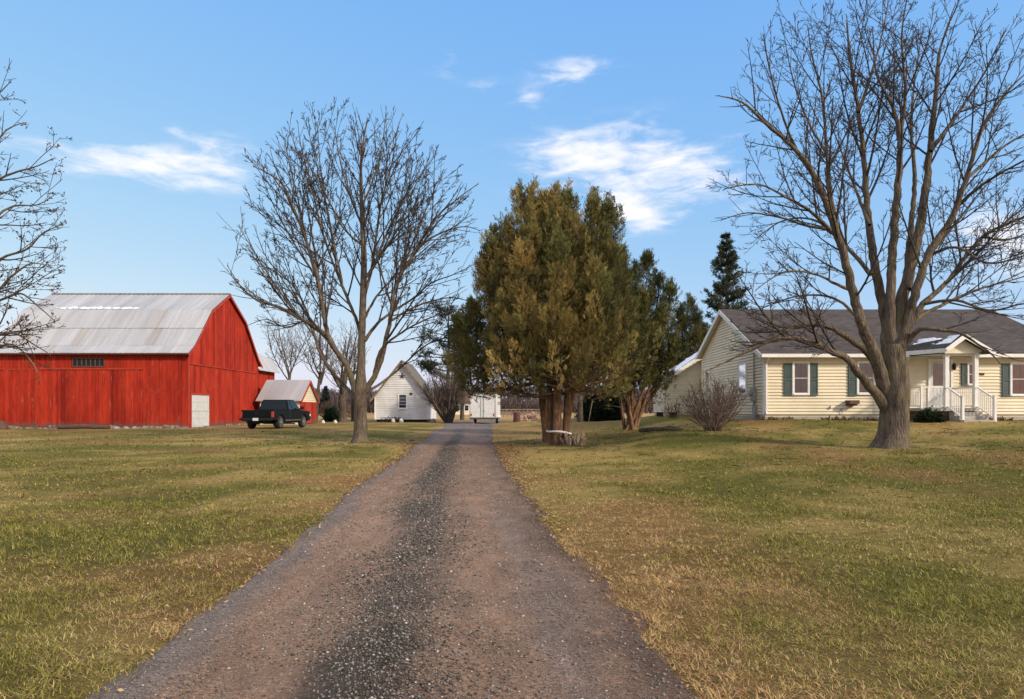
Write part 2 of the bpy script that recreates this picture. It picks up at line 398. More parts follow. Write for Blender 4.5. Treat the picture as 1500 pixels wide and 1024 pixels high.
def driveway():
    ys = np.concatenate([np.arange(-12, 3, .5), np.arange(3, 14, .05), np.arange(14, 30, .12), np.arange(30, 66.5, .35)])
    us = np.concatenate([np.linspace(-.035, 0, 3)[:-1], np.linspace(0, 1, 46), np.linspace(1, 1.04, 3)[1:]])
    U, Yg = np.meshgrid(us, ys)
    xl = dl(Yg) - .20 * (fbm(Yg * .9, Yg * 0 + 3, 4) - .5) - .05; xr = dr(Yg) + .52 * (fbm(Yg * 1.1, Yg * 0 + 31, 5) - .5) - .02
    X = xl + (xr - xl) * U
    u = U.ravel(); x = X.ravel(); y = Yg.ravel(); z = drive_z(x, y, u)
    out = (u < -.001) | (u > 1.001); z = z - out * .07
    V = np.stack([x, y, z], -1); nx, ny = len(us), len(ys); i = np.arange(nx * ny).reshape(ny, nx)
    F = np.stack([i[:-1,:-1], i[:-1,1:], i[1:,1:], i[1:,:-1]], -1).reshape(-1, 4)
    tag(np_mesh('driveway', V, F, M['gravel'], tint=drive_col(x, y, u), smooth=True), kind='structure')
    # pale lane that leaves the drive behind the cedars
    ln = [(-1.2, 55.5), (1.2, 53), (3.5, 51), (6, 50.5), (9, 51.5), (12, 54)]
    ts = np.linspace(0, 1, 60); lx = np.interp(ts, np.linspace(0, 1, 6), [p[0] for p in ln]); ly = np.interp(ts, np.linspace(0, 1, 6), [p[1] for p in ln])
    rows = []
    for o in (-1.3, -.6, 0, .6, 1.3): rows.append(np.stack([lx, ly + o, terr(lx, ly + o) + .02], -1))
    V = np.concatenate(rows); n = 60; i = np.arange(n * 5).reshape(5, n)
    F = np.stack([i[:-1,:-1], i[:-1,1:], i[1:,1:], i[1:,:-1]], -1).reshape(-1, 4)
    tag(np_mesh('gravel_lane', V, F, M['gravel'], tint=np.repeat([[.3,.27,.24]], len(V), 0)), kind='structure')

def stones():
    Vs, Fs, Cs = [], [], []; off = 0
    octa = np.array([(1,0,0),(0,1,0),(-1,0,0),(0,-1,0),(0,0,1),(0,0,-.6)], float)
    of = np.array([(0,1,4),(1,2,4),(2,3,4),(3,0,4),(1,0,5),(2,1,5),(3,2,5),(0,3,5)])
    for y0, y1, n, s0, s1 in ((3, 6, 17000, .004, .0125), (6, 11, 13000, .006, .016), (11, 24, 9000, .010, .020)):
        y = y0 + (y1 - y0) * rng.random(n); u = rng.random(n)
        ctr = rng.random(n) < .5; u = np.where(ctr, .45 + .1 * rng.normal(size=n), u); u = np.clip(u, .02, .99)
        x = dl(y) + (dr(y) - dl(y)) * u; s = s0 + (s1 - s0) * rng.random(n) ** 2.2
        z = drive_z(x, y, u) + s * .25
        sc = s[:, None] * (.6 + .8 * rng.random((n, 3))); sc[:, 2] *= .7
        th = rng.random(n) * 2 * pi; c, si = np.cos(th), np.sin(th)
        o = octa[None] * sc[:, None, :] * (.75 + .5 * rng.random((n, 6, 1)))
        X = o[..., 0] * c[:, None] - o[..., 1] * si[:, None] + x[:, None]; Yy = o[..., 0] * si[:, None] + o[..., 1] * c[:, None] + y[:, None]; Z = o[..., 2] + z[:, None]
        Vs.append(np.stack([X, Yy, Z], -1).reshape(-1, 3)); Fs.append((of[None] + (off + 6 * np.arange(n))[:, None, None]).reshape(-1, 3)); off += 6 * n
        k = rng.random(n); g = np.where(k < .6, np.where(ctr, .035 + .06 * rng.random(n), .12 + .09 * rng.random(n)), np.where(k < .955, .11 + .13 * rng.random(n), .30 + .22 * rng.random(n)))
        cc = g[:, None] * np.array((1.0, .88, .78)) * (1 + .035 * rng.normal(size=(n, 3))); Cs.append(np.repeat(np.clip(cc, .02, .7), 6, 0))
    tag(np_mesh('gravel', np.concatenate(Vs), np.concatenate(Fs), M['leaf_stone'], tint=np.concatenate(Cs)), 'loose crushed stone strewn over the driveway', 'gravel', kind='stuff')
M['leaf_stone'] = leafmat('loose_stone', .85, 0)

def grass():
    Vs, Cs, Fs = [], [], []; off = 0
    bands = ((2.6, 6, 260000, .03, .055, .0022), (6, 11, 250000, .032, .058, .0036), (11, 20, 140000, .035, .06, .0075), (20, 36, 80000, .04, .065, .012))
    for y0, y1, n, h0, h1, w in bands:
        y = np.sqrt(y0 ** 2 + (y1 ** 2 - y0 ** 2) * rng.random(n)); x = (rng.random(n) * 2 - 1) * (y * .84 + 1.2)
        nt_ = n // 5; m_ = nt_ // 14 + 1; ti = rng.integers(0, m_, nt_)          # a fifth of the blades stand in tufts
        x[:nt_] = x[:m_][ti] + rng.normal(size=nt_) * .028; y[:nt_] = y[:m_][ti] + rng.normal(size=nt_) * .028; tuft = np.zeros(n); tuft[:nt_] = 1
        ed = edge_dist(x, y); jag = .16 * (fbm(x * 3, y * 3, 3) - .5)
        keep = (ed + jag > -.03) & (rng.random(n) < np.clip((fbm(x * 4.5, y * 4.5, 3) - .36) * 3.2, .18, 1) + tuft)
        # nothing grows inside the house and barn
        keep &= ~((x > 10.6) & (y > 28.8)); x, y, tuft = x[keep], y[keep], tuft[keep]; n = len(x)
        s, b = lawn_mix(x, y); k = rng.random(n)
        lively = .5 + .9 * rng.random(n)
        dead = k < (.30 + .6 * s + .4 * b)
        gcol = np.array((.165, .163, .040)) * (1 + .3 * rng.normal(size=(n, 1))) + np.array((.09, .06, 0)) * rng.random((n, 1))
        dcol = np.array((.52, .40, .155)) * ((.50 + .75 * rng.random((n, 1))) if y0 < 11 else (.55 + .4 * rng.random((n, 1)))); bcol = np.array((.50, .31, .14)) * (.6 + .7 * rng.random((n, 1)))
        isb = (rng.random(n) < .15 + .8 * b)[:, None]
        dcol = np.where(isb, bcol, dcol)
        c = np.clip(np.where(dead[:, None], dcol, gcol) * (.72 + .6 * fbm(x * 7, y * 7, 2))[:, None], .01, .62)
        h = (h0 + (h1 - h0) * rng.random(n)) * np.where(dead, .9, 1) * (.6 + .8 * fbm(x * 1.7 + 9, y * 1.7, 3)) * (1 + .7 * tuft); th = rng.random(n) * 2 * pi
        lean = np.where(dead, 1.0 + .7 * rng.random(n), .5 + .9 * rng.random(n))
        dx, dy = np.cos(th), np.sin(th); px_, py_ = -dy, dx; z = terr(x, y) + (fbm(x * .9, y * .9, 3) - .5) * .05 * (ed[keep] > .3) - .004
        wd = w * (.6 + .8 * rng.random(n))
        lx1, lz1 = np.sin(lean * .85) * h * .5, np.cos(lean * .85) * h * .5
        lx2, lz2 = lx1 + np.sin(np.minimum(lean * 1.1, 1.6)) * h * .5, lz1 + np.cos(np.minimum(lean * 1.1, 1.6)) * h * .5
        P = np.empty((n, 5, 3))
        for j, (l, zz, ww) in enumerate(((0, 0, -1), (0, 0, 1), (lx1, lz1, -.75), (lx1, lz1, .75), (lx2, lz2, 0))):
            P[:, j, 0] = x + dx * l + px_ * wd * ww; P[:, j, 1] = y + dy * l + py_ * wd * ww; P[:, j, 2] = z + zz
        Vs.append(P.reshape(-1, 3)); Cs.append(np.repeat(c, 5, 0))
        Fs.append((np.array([(0,1,3),(0,3,2),(2,3,4)])[None] + (off + 5 * np.arange(n))[:, None, None]).reshape(-1, 3)); off += 5 * n
    tag(np_mesh('grass', np.concatenate(Vs), np.concatenate(Fs), M['blade'], tint=np.concatenate(Cs)), 'short matted green and straw coloured winter lawn grass', 'grass', kind='stuff')
def leaves():
    n = 2400; y = np.sqrt(9 + (34 ** 2 - 9) * rng.random(n)); x = (rng.random(n) * 2 - 1) * (y * .8 + 1)
    ne = 5200; ye = np.sqrt(9 + (26 ** 2 - 9) * rng.random(ne)); sd = rng.random(ne) < .4; off = np.abs(rng.normal(size=ne)) * np.where(sd, .22, .34) - .08
    x = np.concatenate([x, np.where(sd, dl(ye) - off, dr(ye) + off)]); y = np.concatenate([y, ye]); n = len(x)
    k = (edge_dist(x, y) > -.12) & ~((x > 10.4) & (y > 28.5)); x, y = x[k], y[k]; n = len(x)
    z = terr(x, y) + .03; s = (.010 + .018 * rng.random(n) + .0006 * y) * np.where(edge_dist(x, y) < .5, .8, 1); th = rng.random(n) * 6.28
    nrm = rng.normal(size=(n, 3)) * .45; nrm[:, 2] = 1; nrm /= np.linalg.norm(nrm, axis=1)[:, None]
    e = np.stack([np.cos(th), np.sin(th), 0 * th], -1); e -= nrm * (e * nrm).sum(1)[:, None]; f = np.cross(nrm, e)
    p = np.stack([x, y, z], -1)
    V = np.stack([p - e * s[:, None], p + f * s[:, None] * .6, p + e * s[:, None], p - f * s[:, None] * .6], 1).reshape(-1, 3)
    F = (np.arange(4)[None] + 4 * np.arange(n)[:, None])
    c = np.where(rng.random((n, 1)) < .4, np.array((.45, .30, .15)), np.array((.17, .09, .045))) * (.5 + .9 * rng.random((n, 1)))
    tag(np_mesh('fallen_leaves', V, F, M['blade'], tint=np.repeat(c, 4, 0)), 'small brown dead leaves scattered over the lawn', 'leaves', kind='stuff')
def twigs():
    e = MB(); r = random.Random(12)
    for cx, cy, sp, n in ((10.8, 19.0, 3.2, 90), (-5.8, 25.5, 2.6, 60), (2.2, 24.0, 2.0, 70), (7.2, 24.6, 1.4, 30), (5.4, 29.5, 1.4, 30)):
        for k in range(n):
            x, y = cx + r.gauss(0, sp), cy + r.gauss(0, sp)
            if edge_dist(np.array(x), np.array(y)) < .2 or (x > 10.4 and y > 28.3): continue
            th = r.random() * 6.28; l = r.uniform(.12, .6); p = Vector((x, y, gz(x, y) + .035)); q = Vector((x + l * cos(th), y + l * sin(th), 0)); q.z = gz(q.x, q.y) + .04; m_ = p.lerp(q, .5) + Vector((.05 * r.gauss(0, 1), .05 * r.gauss(0, 1), .02))
            e.tube([p, m_, q], [.008, .007, .004], 4)
    tag(e.build('fallen_twigs', M['twig'], None), 'thin dead twigs dropped on the lawn under the trees', 'twigs', kind='stuff')
ground(); twigs(); driveway(); stones(); grass(); leaves()
# ================================================================ buildings
def laps(mb, O, U, N, z0, z1, rg, lap=.115, t=.045):
    """lap siding as real boards: each course tilts out at its lower edge. rg(z)->(u0,u1)"""
    O = Vector(O); U = Vector(U); N = Vector(N); z = z0; jit = random.Random(3)
    while z < z1 - 1e-4:
        zt = min(z + lap, z1); a0, b0 = rg(z); a1, b1 = rg(zt)
        if b0 - a0 > .02:
            g = .94 + .1 * jit.random(); mb.col = (g, g, g)
            P = lambda u, zz, d: O + U * u + N * d + Vector((0, 0, zz))
            p = [P(a0, z, t), P(b0, z, t), P(max(b1, a1 + .001), zt, .002), P(a1, zt, .002)]
            mb.add(p, [(0, 1, 2, 3)]); mb.add([P(a0, z, 0), P(b0, z, 0), P(b0, z, t), P(a0, z, t)], [(0, 1, 2, 3)])
        z += lap
    mb.col = (1, 1, 1)
def boards(mb, O, U, N, u0, u1, bot, top, bw=.24, t=.03, seed=1):
    """vertical plank cladding; bot(u), top(u) give the ends"""
    O = Vector(O); U = Vector(U); N = Vector(N); r = random.Random(seed); u = u0
    while u < u1 - .02:
        e = min(u + bw * (.85 + .3 * r.random()), u1); d = .004 + .014 * r.random(); g = .80 + .34 * r.random()
        if r.random() < .07: g *= .78
        mb.col = (g, g * (.9 + .2 * r.random()), g * (.9 + .2 * r.random())); a, b = u + .006, e - .006
        P = lambda uu, zz, dd: O + U * uu + N * dd + Vector((0, 0, zz))
        bb = bot(u) + (.05 * r.random() if r.random() < .6 else 0)
        fr = [P(a, bb, d + t), P(b, bb, d + t), P(b, top(b), d + t), P(a, top(a), d + t)]; bk = [P(a, bb, 0), P(b, bb, 0), P(b, top(b), 0), P(a, top(a), 0)]
        mb.add(fr + bk, [(0, 1, 2, 3), (0, 4, 5, 1), (1, 5, 6, 2), (3, 2, 6, 7), (0, 3, 7, 4)]); u = e
    mb.col = (1, 1, 1)

def siding_mat(name, c, dirt):
    m, nt, b = newmat(name); L = nt.links.new
    vec = _n(nt, 'ShaderNodeTexCoord').outputs['Object']; a = _n(nt, 'ShaderNodeAttribute', attribute_name='tint')
    n1 = noise(nt, vec, .9, 6, .65, (1, 1, .5)); r1 = ramp(nt, [(.35, dirt), (.62, c)]); L(n1, r1.inputs[0])
    n2 = noise(nt, vec, 5, 4, .6, (.5, .5, 1)); r2 = ramp(nt, [(.3, .95), (.7, 1.04)]); L(n2, r2.inputs[0])
    col = mix(nt, r1.outputs[0], r2.outputs[0], 1.0, 'MULTIPLY'); col = mix(nt, col, a.outputs['Color'], 1.0, 'MULTIPLY')
    L(col, b.inputs['Base Color']); b.inputs['Roughness'].default_value = .55; b.inputs['Specular IOR Level'].default_value = .25
    return m
def barnred(name, c1, c2, worn, worn_amt=.62):
    m, nt, b = newmat(name); L = nt.links.new
    vec = _n(nt, 'ShaderNodeTexCoord').outputs['Object']; a = _n(nt, 'ShaderNodeAttribute', attribute_name='tint')
    n1 = noise(nt, vec, 1.3, 6, .65, (1, 1, .35)); r1 = ramp(nt, [(.32, c1), (.66, c2)]); L(n1, r1.inputs[0])
    n2 = noise(nt, vec, 22, 5, .7, (1, 1, .06)); r2 = ramp(nt, [(.25, .58), (.55, 1.0), (.8, 1.22)]); L(n2, r2.inputs[0])
    col = mix(nt, r1.outputs[0], r2.outputs[0], 1.0, 'MULTIPLY'); col = mix(nt, col, a.outputs['Color'], 1.0, 'MULTIPLY')
    n3 = noise(nt, vec, 6, 7, .75, (1, 1, .16)); r3 = ramp(nt, [(worn_amt, 0.0), (worn_amt + .1, .75)]); L(n3, r3.inputs[0])
    col = mix(nt, col, worn, r3.outputs[0])
    # splash dirt near the ground
    sp = _n(nt, 'ShaderNodeSeparateXYZ'); L(vec, sp.inputs[0]); ad = _n(nt, 'ShaderNodeMath', operation='MULTIPLY_ADD'); L(n3, ad.inputs[0]); ad.inputs[1].default_value = -1.6; L(sp.outputs[2], ad.inputs[2])
    r4 = ramp(nt, [(0, .8), (.18, 0.0)]); ad2 = _n(nt, 'ShaderNodeMath', operation='ADD'); L(ad.outputs[0], ad2.inputs[0]); ad2.inputs[1].default_value = .55; L(ad2.outputs[0], r4.inputs[0])
    col = mix(nt, col, (.13, .075, .06), r4.outputs[0])
    L(col, b.inputs['Base Color']); b.inputs['Roughness'].default_value = .8; b.inputs['Specular IOR Level'].default_value = .15
    bp = _n(nt, 'ShaderNodeBump', Strength=.4, Distance=.01); L(n2, bp.inputs['Height']); L(bp.outputs[0], b.inputs['Normal'])
    return m
def metalroof(name, c1, c2, rust, axis):
    m, nt, b = newmat(name); L = nt.links.new
    vec = _n(nt, 'ShaderNodeTexCoord').outputs['Object']; a = _n(nt, 'ShaderNodeAttribute', attribute_name='tint')
    st = (1, .1, .1) if axis == 'x' else (.1, 1, .1)
    n1 = noise(nt, vec, 1.6, 6, .65, st); r1 = ramp(nt, [(.3, c1), (.7, c2)]); L(n1, r1.inputs[0])
    n3 = noise(nt, vec, .5, 6, .7); r3 = ramp(nt, [(.56, 0.0), (.75, .4)]); L(n3, r3.inputs[0])
    col = mix(nt, r1.outputs[0], rust, r3.outputs[0]); col = mix(nt, col, a.outputs['Color'], 1.0, 'MULTIPLY')
    L(col, b.inputs['Base Color']); b.inputs['Roughness'].default_value = .5; b.inputs['Metallic'].default_value = .25
    return m
def shingle_mat(name, c1, c2):
    m, nt, b = newmat(name); L = nt.links.new
    vec = _n(nt, 'ShaderNodeTexCoord').outputs['Object']
    mp = _n(nt, 'ShaderNodeMapping'); L(vec, mp.inputs[0]); mp.inputs['Rotation'].default_value = (0, 0, 0)
    br = _n(nt, 'ShaderNodeTexBrick', Scale=1.0); L(mp.outputs[0], br.inputs['Vector']); br.inputs['Brick Width'].default_value = .32; br.inputs['Row Height'].default_value = .14; br.inputs['Mortar Size'].default_value = .008
    br.inputs['Color1'].default_value = (*c1, 1); br.inputs['Color2'].default_value = (*c2, 1); br.inputs['Mortar'].default_value = (c1[0]*.5, c1[1]*.5, c1[2]*.5, 1)
    n2 = noise(nt, vec, .7, 6, .7); r2 = ramp(nt, [(.3, .75), (.7, 1.2)]); L(n2, r2.inputs[0])
    col = mix(nt, br.outputs[0], r2.outputs[0], 1.0, 'MULTIPLY'); n3 = noise(nt, vec, 60, 3, .7); r3 = ramp(nt, [(.3, .8), (.7, 1.2)]); L(n3, r3.inputs[0]); col = mix(nt, col, r3.outputs[0], 1.0, 'MULTIPLY')
    L(col, b.inputs['Base Color']); b.inputs['Roughness'].default_value = .9; b.inputs['Specular IOR Level'].default_value = .15
    return m
M['cream'] = siding_mat('cream_siding', (.74,.66,.48), (.66,.58,.42))
M['white_side'] = siding_mat('white_siding', (.70,.71,.72), (.58,.57,.55))
M['barn_red'] = barnred('barn_red_paint', (.27,.018,.010), (.45,.038,.015), (.46,.2,.14), .60)
M['barn_metal'] = metalroof('barn_metal_roof', (.36,.36,.37), (.50,.50,.50), (.40,.34,.29), 'x')
M['wing_metal'] = metalroof('wing_metal_roof', (.48,.47,.45), (.6,.58,.55), (.45,.38,.3), 'y')
M['shed_metal'] = metalroof('shed_metal_roof', (.33,.31,.31), (.44,.41,.40), (.36,.27,.22), 'x')
M['shingle'] = shingle_mat('asphalt_shingle', (.062,.052,.048), (.098,.084,.078))
M['shingle_old'] = shingle_mat('old_shingle', (.13,.125,.115), (.19,.18,.165))
M['white_trim'] = mat('white_trim', (.80,.79,.76), (.7,.68,.64), 3, .5)
M['white_door'] = mat('white_door', (.62,.62,.60), (.5,.5,.48), 3, .45)
M['red_trim'] = mat('red_trim', (.3,.03,.016), (.42,.05,.024), 5, .7)
M['dark_trim'] = mat('dark_trim', (.09,.045,.035), (.14,.08,.06), 4, .8)
M['shutter'] = mat('blue_green_shutter', (.06,.088,.086), (.082,.115,.11), 4, .55)
M['black'] = mat('black', (.012,.012,.013), None, rough=.6)
M['concrete'] = mat('concrete', (.3,.275,.24), (.44,.41,.36), 2.2, .9, .3, 20)
M['found_stone'] = mat('foundation_stone', (.12,.08,.065), (.34,.27,.22), 5, .9, .5, 14, sharp=(.4,.6))
M['wood_grey'] = mat('weathered_wood', (.12,.085,.06), (.26,.2,.15), 5, .9, .4, 20, stretch=(.3,1,1))
M['snow'] = mat('snow', (.84,.87,.93), (.9,.92,.96), 3, .7, .3, 8)
M['curtain'] = mat('curtain', (.05,.042,.034), (.26,.21,.15), 2.2, .9)
M['dark_room'] = mat('dark_room', (.03,.03,.035), None, rough=.9)
M['grey_metal'] = mat('grey_metal', (.28,.28,.29), (.36,.36,.37), 6, .5, metal=.5)
M['brown'] = mat('brown_iron', (.06,.035,.025), (.11,.06,.04), 6, .8)
def glass_mat(name, c=(.05,.055,.06), rough=.06, alpha=.55):
    m, nt, b = newmat(name); L = nt.links.new
    gl = _n(nt, 'ShaderNodeBsdfGlossy', Roughness=rough); gl.inputs[0].default_value = (.95,.95,.95,1)
    tr = _n(nt, 'ShaderNodeBsdfTransparent'); tr.inputs[0].default_value = (.72,.74,.74,1)
    vec = _n(nt, 'ShaderNodeTexCoord').outputs['Object']; nn = noise(nt, vec, 1.6, 3, .5); bp = _n(nt, 'ShaderNodeBump', Strength=.05, Distance=.03); L(nn, bp.inputs['Height']); L(bp.outputs[0], gl.inputs['Normal'])
    fr = _n(nt, 'ShaderNodeFresnel', IOR=1.5); ms = _n(nt, 'ShaderNodeMixShader'); ad = _n(nt, 'ShaderNodeMath', operation='ADD'); L(fr.outputs[0], ad.inputs[0]); ad.inputs[1].default_value = .05
    L(ad.outputs[0], ms.inputs[0]); L(tr.outputs[0], ms.inputs[1]); L(gl.outputs[0], ms.inputs[2]); L(ms.outputs[0], nt.nodes['Material Output'].inputs[0])
    return m
M['glass'] = glass_mat('window_glass')

def window(parent, O, U, N, u0, u1, z0, z1, sash=True, fw=.07, cols=1, rows=2, back='curtain', trim='white_trim', half_curtain=False):
    """window > frame, glass, curtain : frame proud of the wall, sashes, glass, something behind it"""
    O = Vector(O); U = Vector(U); N = Vector(N)
    def bx(mb, a, b, c, d, n0, n1):
        p = []
        for nn in (n0, n1):
            for uu, zz in ((a, c), (b, c), (b, d), (a, d)): p.append(O + U * uu + N * nn + Vector((0, 0, zz)))
        mb.add(p, [(3,2,1,0),(4,5,6,7),(0,1,5,4),(1,2,6,5),(2,3,7,6),(3,0,4,7)])
    w = MB()
    bx(w, u0 - fw, u0, z0 - fw, z1 + fw, -.02, .05); bx(w, u1, u1 + fw, z0 - fw, z1 + fw, -.02, .05)
    bx(w, u0, u1, z1, z1 + fw, -.02, .048); bx(w, u0 - fw * .3, u1 + fw * .3, z0 - fw, z0, -.02, .07)
    o = w.build('window', M[trim], parent)
    s = MB(); t = .028
    for i in range(rows + 1): 
        zz = z0 + (z1 - z0) * i / rows; h = .012 if 0 < i < rows else t
        bx(s, u0 + .002, u1 - .002, zz - h if i else zz, zz + h if i < rows else zz, .004, .034 - .004 * (i % 2))
    for i in range(cols + 1):
        uu = u0 + (u1 - u0) * i / cols; h = .009 if 0 < i < cols else t
        bx(s, (uu - h) if i else uu + .003, (uu + h) if i < cols else uu - .003, z0 + .002, z1 - .002, .006, .029)
    s.build('sash', M[trim], o)
    g = MB(); g.poly([O + U * a + N * .026 + Vector((0, 0, b)) for a, b in ((u0, z0), (u1, z0), (u1, z1), (u0, z1))]); g.build('glass', M['glass'], o)
    bmb = MB(); d = .019
    n = 14
    if back == 'curtain':
        for side in ((0, .42), (.58, 1)):
            for k in range(7):
                a = side[0] + (side[1] - side[0]) * k / 7; b = side[0] + (side[1] - side[0]) * (k + 1) / 7
                bmb.poly([O + U * (u0 + (u1-u0) * q) + N * (.020 if (k + j) % 2 else .012) + Vector((0, 0, zz)) for j, q, zz in ((0, a, z0), (1, b, z0), (1, b, z1), (0, a, z1))])
        bmb.build('curtain', M['curtain'], o); bmb = MB()
        d = .010
    bmb.poly([O + U * a + N * d + Vector((0, 0, b)) for a, b in ((u0, z0), (u1, z0), (u1, z1), (u0, z1))]); bmb.build('interior', M['dark_room'], o)
    return o

# ---------------------------------------------------------------- red barn
def barn():
    xr, xl, y0, y1 = -19.9, -31.9, 42.0, 53.4; zb = .30
    root = thing('red_barn', ((xl + xr) / 2, (y0 + y1) / 2, zb), 'large red plank barn with grey metal gambrel roof and white side door', 'barn')
    ym = (y0 + y1) / 2
    prof = [(41.55, 4.92), (42.35, 5.45), (44.85, 8.02), (ym, 9.55), (50.55, 8.02), (53.05, 5.45), (53.85, 4.92)]
    def roofz(y): return float(np.interp(y, [p[0] for p in prof], [p[1] for p in prof]))
    w = MB()
    bot = lambda u: .34 + .05 * sin(u * 1.3) + .03 * sin(u * 4.1)
    boards(w, (xl, y0, 0), (1, 0, 0), (0, -1, 0), 0, xr - xl, bot, lambda u: 5.0, seed=2)
    boards(w, (xr, y0, 0), (0, 1, 0), (1, 0, 0), 0, y1 - y0, lambda u: 4.36, lambda u: roofz(y0 + u) - .04, seed=4)
    boards(w, (xr - .03, y0, 0), (0, 1, 0), (1, 0, 0), 0, y1 - y0, bot, lambda u: 4.5, seed=5)
    boards(w, (xl, y0, 0), (0, 1, 0), (-1, 0, 0), 0, y1 - y0, bot, lambda u: roofz(y0 + u) - .04, seed=6)
    w.box(xl + .04, xr - .06, y0 + .02, y1 - .02, .2, 4.9)          # dark core behind the planks
    w.prism([(xl + .04, p[0], p[1] - .08) for p in prof[1:-1]], (xr - xl - .1, 0, 0))
    w.build('wall', M['barn_red'], root, tint=True)
    f = MB(); r = random.Random(5); x = xl
    while x < xr:
        l = .3 + .5 * r.random(); h = .1 + .16 * r.random(); f.box(x, min(x + l - .02, xr), y0 - .06 - .06 * r.random(), y0 + .2, zb - .3, zb + h); x += l
    y = y0
    while y < y1:
        l = .3 + .5 * r.random(); h = .08 + .12 * r.random(); f.box(xr - .2, xr + .03 + .04 * r.random(), y, min(y + l - .02, y1), zb - .3, zb + h); y += l
    f.build('foundation', M['found_stone'], root)
    # roof
    rf = MB(); rr = random.Random(8); ov = .22; xa, xb = xl - ov, xr + ov
    nseg = 22; 
    for k in range(len(prof) - 1):
        (ya, za), (yb, zb_) = prof[k], prof[k + 1]
        cuts = [0, .47, 1] if k in (1, 4) else [0, 1]
        for ci in range(len(cuts) - 1):
            sa, sb = cuts[ci], cuts[ci + 1]; A = (ya + (yb - ya) * sa, za + (zb_ - za) * sa); B = (ya + (yb - ya) * sb, za + (zb_ - za) * sb)
            nrm = Vector((0, -(B[1] - A[1]), (B[0] - A[0]))).normalized()
            lift = .03 * (1 if ci == 0 else 1.6)
            x = xa + (.3 if ci else 0); x0 = xa
            while x0 < xb - .01:
                x1 = min((x if x > x0 + .05 else x0) + .66, xb); g = .90 + .18 * rr.random(); rf.col = (g, g, g * 1.01)
                if rr.random() < .06: rf.col = (g * .92, g * .86, g * .8)
                j = .012 * rr.random()
                P = lambda xx, Q, l: (xx, Q[0] + nrm.y * l, Q[1] + nrm.z * l)
                rf.poly([P(x0, A, lift + j), P(x1, A, lift + j), P(x1, B, lift), P(x0, B, lift)])
                rf.col = (.93, .93, .94)
                for q in (x0 + .02, x0 + .35):
                    if q + .035 < xb:
                        rf.add([P(q, A, lift), P(q + .035, A, lift), P(q + .0175, A, lift + .035), P(q, B, lift), P(q + .035, B, lift), P(q + .0175, B, lift + .035)],
                           [(0, 2, 5, 3), (2, 1, 4, 5), (0, 1, 2), (3, 5, 4)])
                x0 = x1; x = x0
    rf.col = (.8, .8, .8)
    roof = rf.build('roof', M['barn_metal'], root, tint=True)
    c = MB(); c.bar((xa, ym, 9.60), (xb, ym, 9.60), .34, .05); c.build('ridge_cap', M['barn_metal'], roof, tint=True)
    un = MB()
    for k in range(len(prof) - 1):      # sheathing edge seen from below
        (ya, za), (yb, zb_) = prof[k], prof[k + 1]; un.prism([(xa, ya, za - .05), (xa, yb, zb_ - .05), (xa, yb, zb_ + .024), (xa, ya, za + .024)], (xb - xa, 0, 0))
    un.build('sheathing', M['dark_trim'], roof)
    tr = MB()
    for k in range(len(prof) - 1): tr.bar((xb + .012, prof[k][0], prof[k][1] - .11), (xb + .012, prof[k + 1][0], prof[k + 1][1] - .11), .03, .17)
    tr.build('bargeboard', M['red_trim'], roof)
    # front: vent strip, door track, sliding doors
    def fx(px): return (px - CX) / FPX * 41.9
    def fz(py): return EYE + (CY - py) / FPX * 41.9
    v = MB(); a, b = fx(106), fx(152); v.box(a, b, y0 - .055, y0 - .035, fz(536), fz(525.5)); vent = v.build('vent_window', M['black'], root)
    v = MB()
    for k in range(8): q = a + (b - a) * k / 7; v.box(q - .03, q + .03, y0 - .08, y0 - .057, fz(536), fz(525.5))
    v.box(a - .05, b + .05, y0 - .085, y0 - .05, fz(525.5), fz(525.5) + .06); v.box(a - .05, b + .05, y0 - .085, y0 - .05, fz(536) - .06, fz(536))
    v.build('bars', M['dark_trim'], vent)
    t = MB(); t.box(fx(58), fx(208), y0 - .14, y0 - .04, fz(541.5), fz(539)); t.box(fx(-10), fx(83), y0 - .10, y0 - .045, fz(541.6), fz(540)); t.build('door_track', M['red_trim'], root)
    for a, b, sd in ((84, 165, 21), (165.6, 204, 22), (6, 83.2, 23)):
        d = MB(); boards(d, (fx(a), y0 - .05, 0), (1, 0, 0), (0, -1, 0), 0, fx(b) - fx(a), lambda u: .42, lambda u: fz(541.5), t=.035 if a > 10 else .02, seed=sd); d.build('sliding_door', M['barn_red'], root, tint=True)
    # trim where the gable planks overlap, gable door
    s = MB(); s.box(xr + .03, xr + .075, y0 - .03, y1, 4.30, 4.37); s.build('drip_board', M['red_trim'], root)
    d = MB(); ya, yb = 42.25, 44.75
    d.box(xr - .02, xr + .045, ya, yb, .40, 2.42); door = d.build('side_door', M['white_door'], root)
    p = MB()
    for k in range(4):
        za = .42 + .5 * k
        p.box(xr + .045, xr + .062, ya + .06, yb - .06, za + .04, za + .46)
    p.box(xr + .045, xr + .08, ya, yb, 1.40, 1.44)
    p.build('panels', M['white_door'], door)
    d = MB(); d.box(xr + .02, xr + .085, ya - .12, ya, .38, 2.54); d.box(xr + .02, xr + .085, yb, yb + .12, .38, 2.54); d.box(xr + .02, xr + .083, ya, yb, 2.42, 2.54); d.build('door_frame', M['red_trim'], root)
    c = MB(); c.box(xr - .02, xr + .05, y0 - .052, y0 + .07, .35, 4.9); c.build('corner_board', M['red_trim'], root)
    # snow along the break of the roof
    rr = random.Random(3); sn = MB()
    (ya, za), (yb, zb_) = prof[2], prof[3]; nrm = Vector((0, -(zb_ - za), yb - ya)).normalized()
    px = 80
    top = []; botm = []
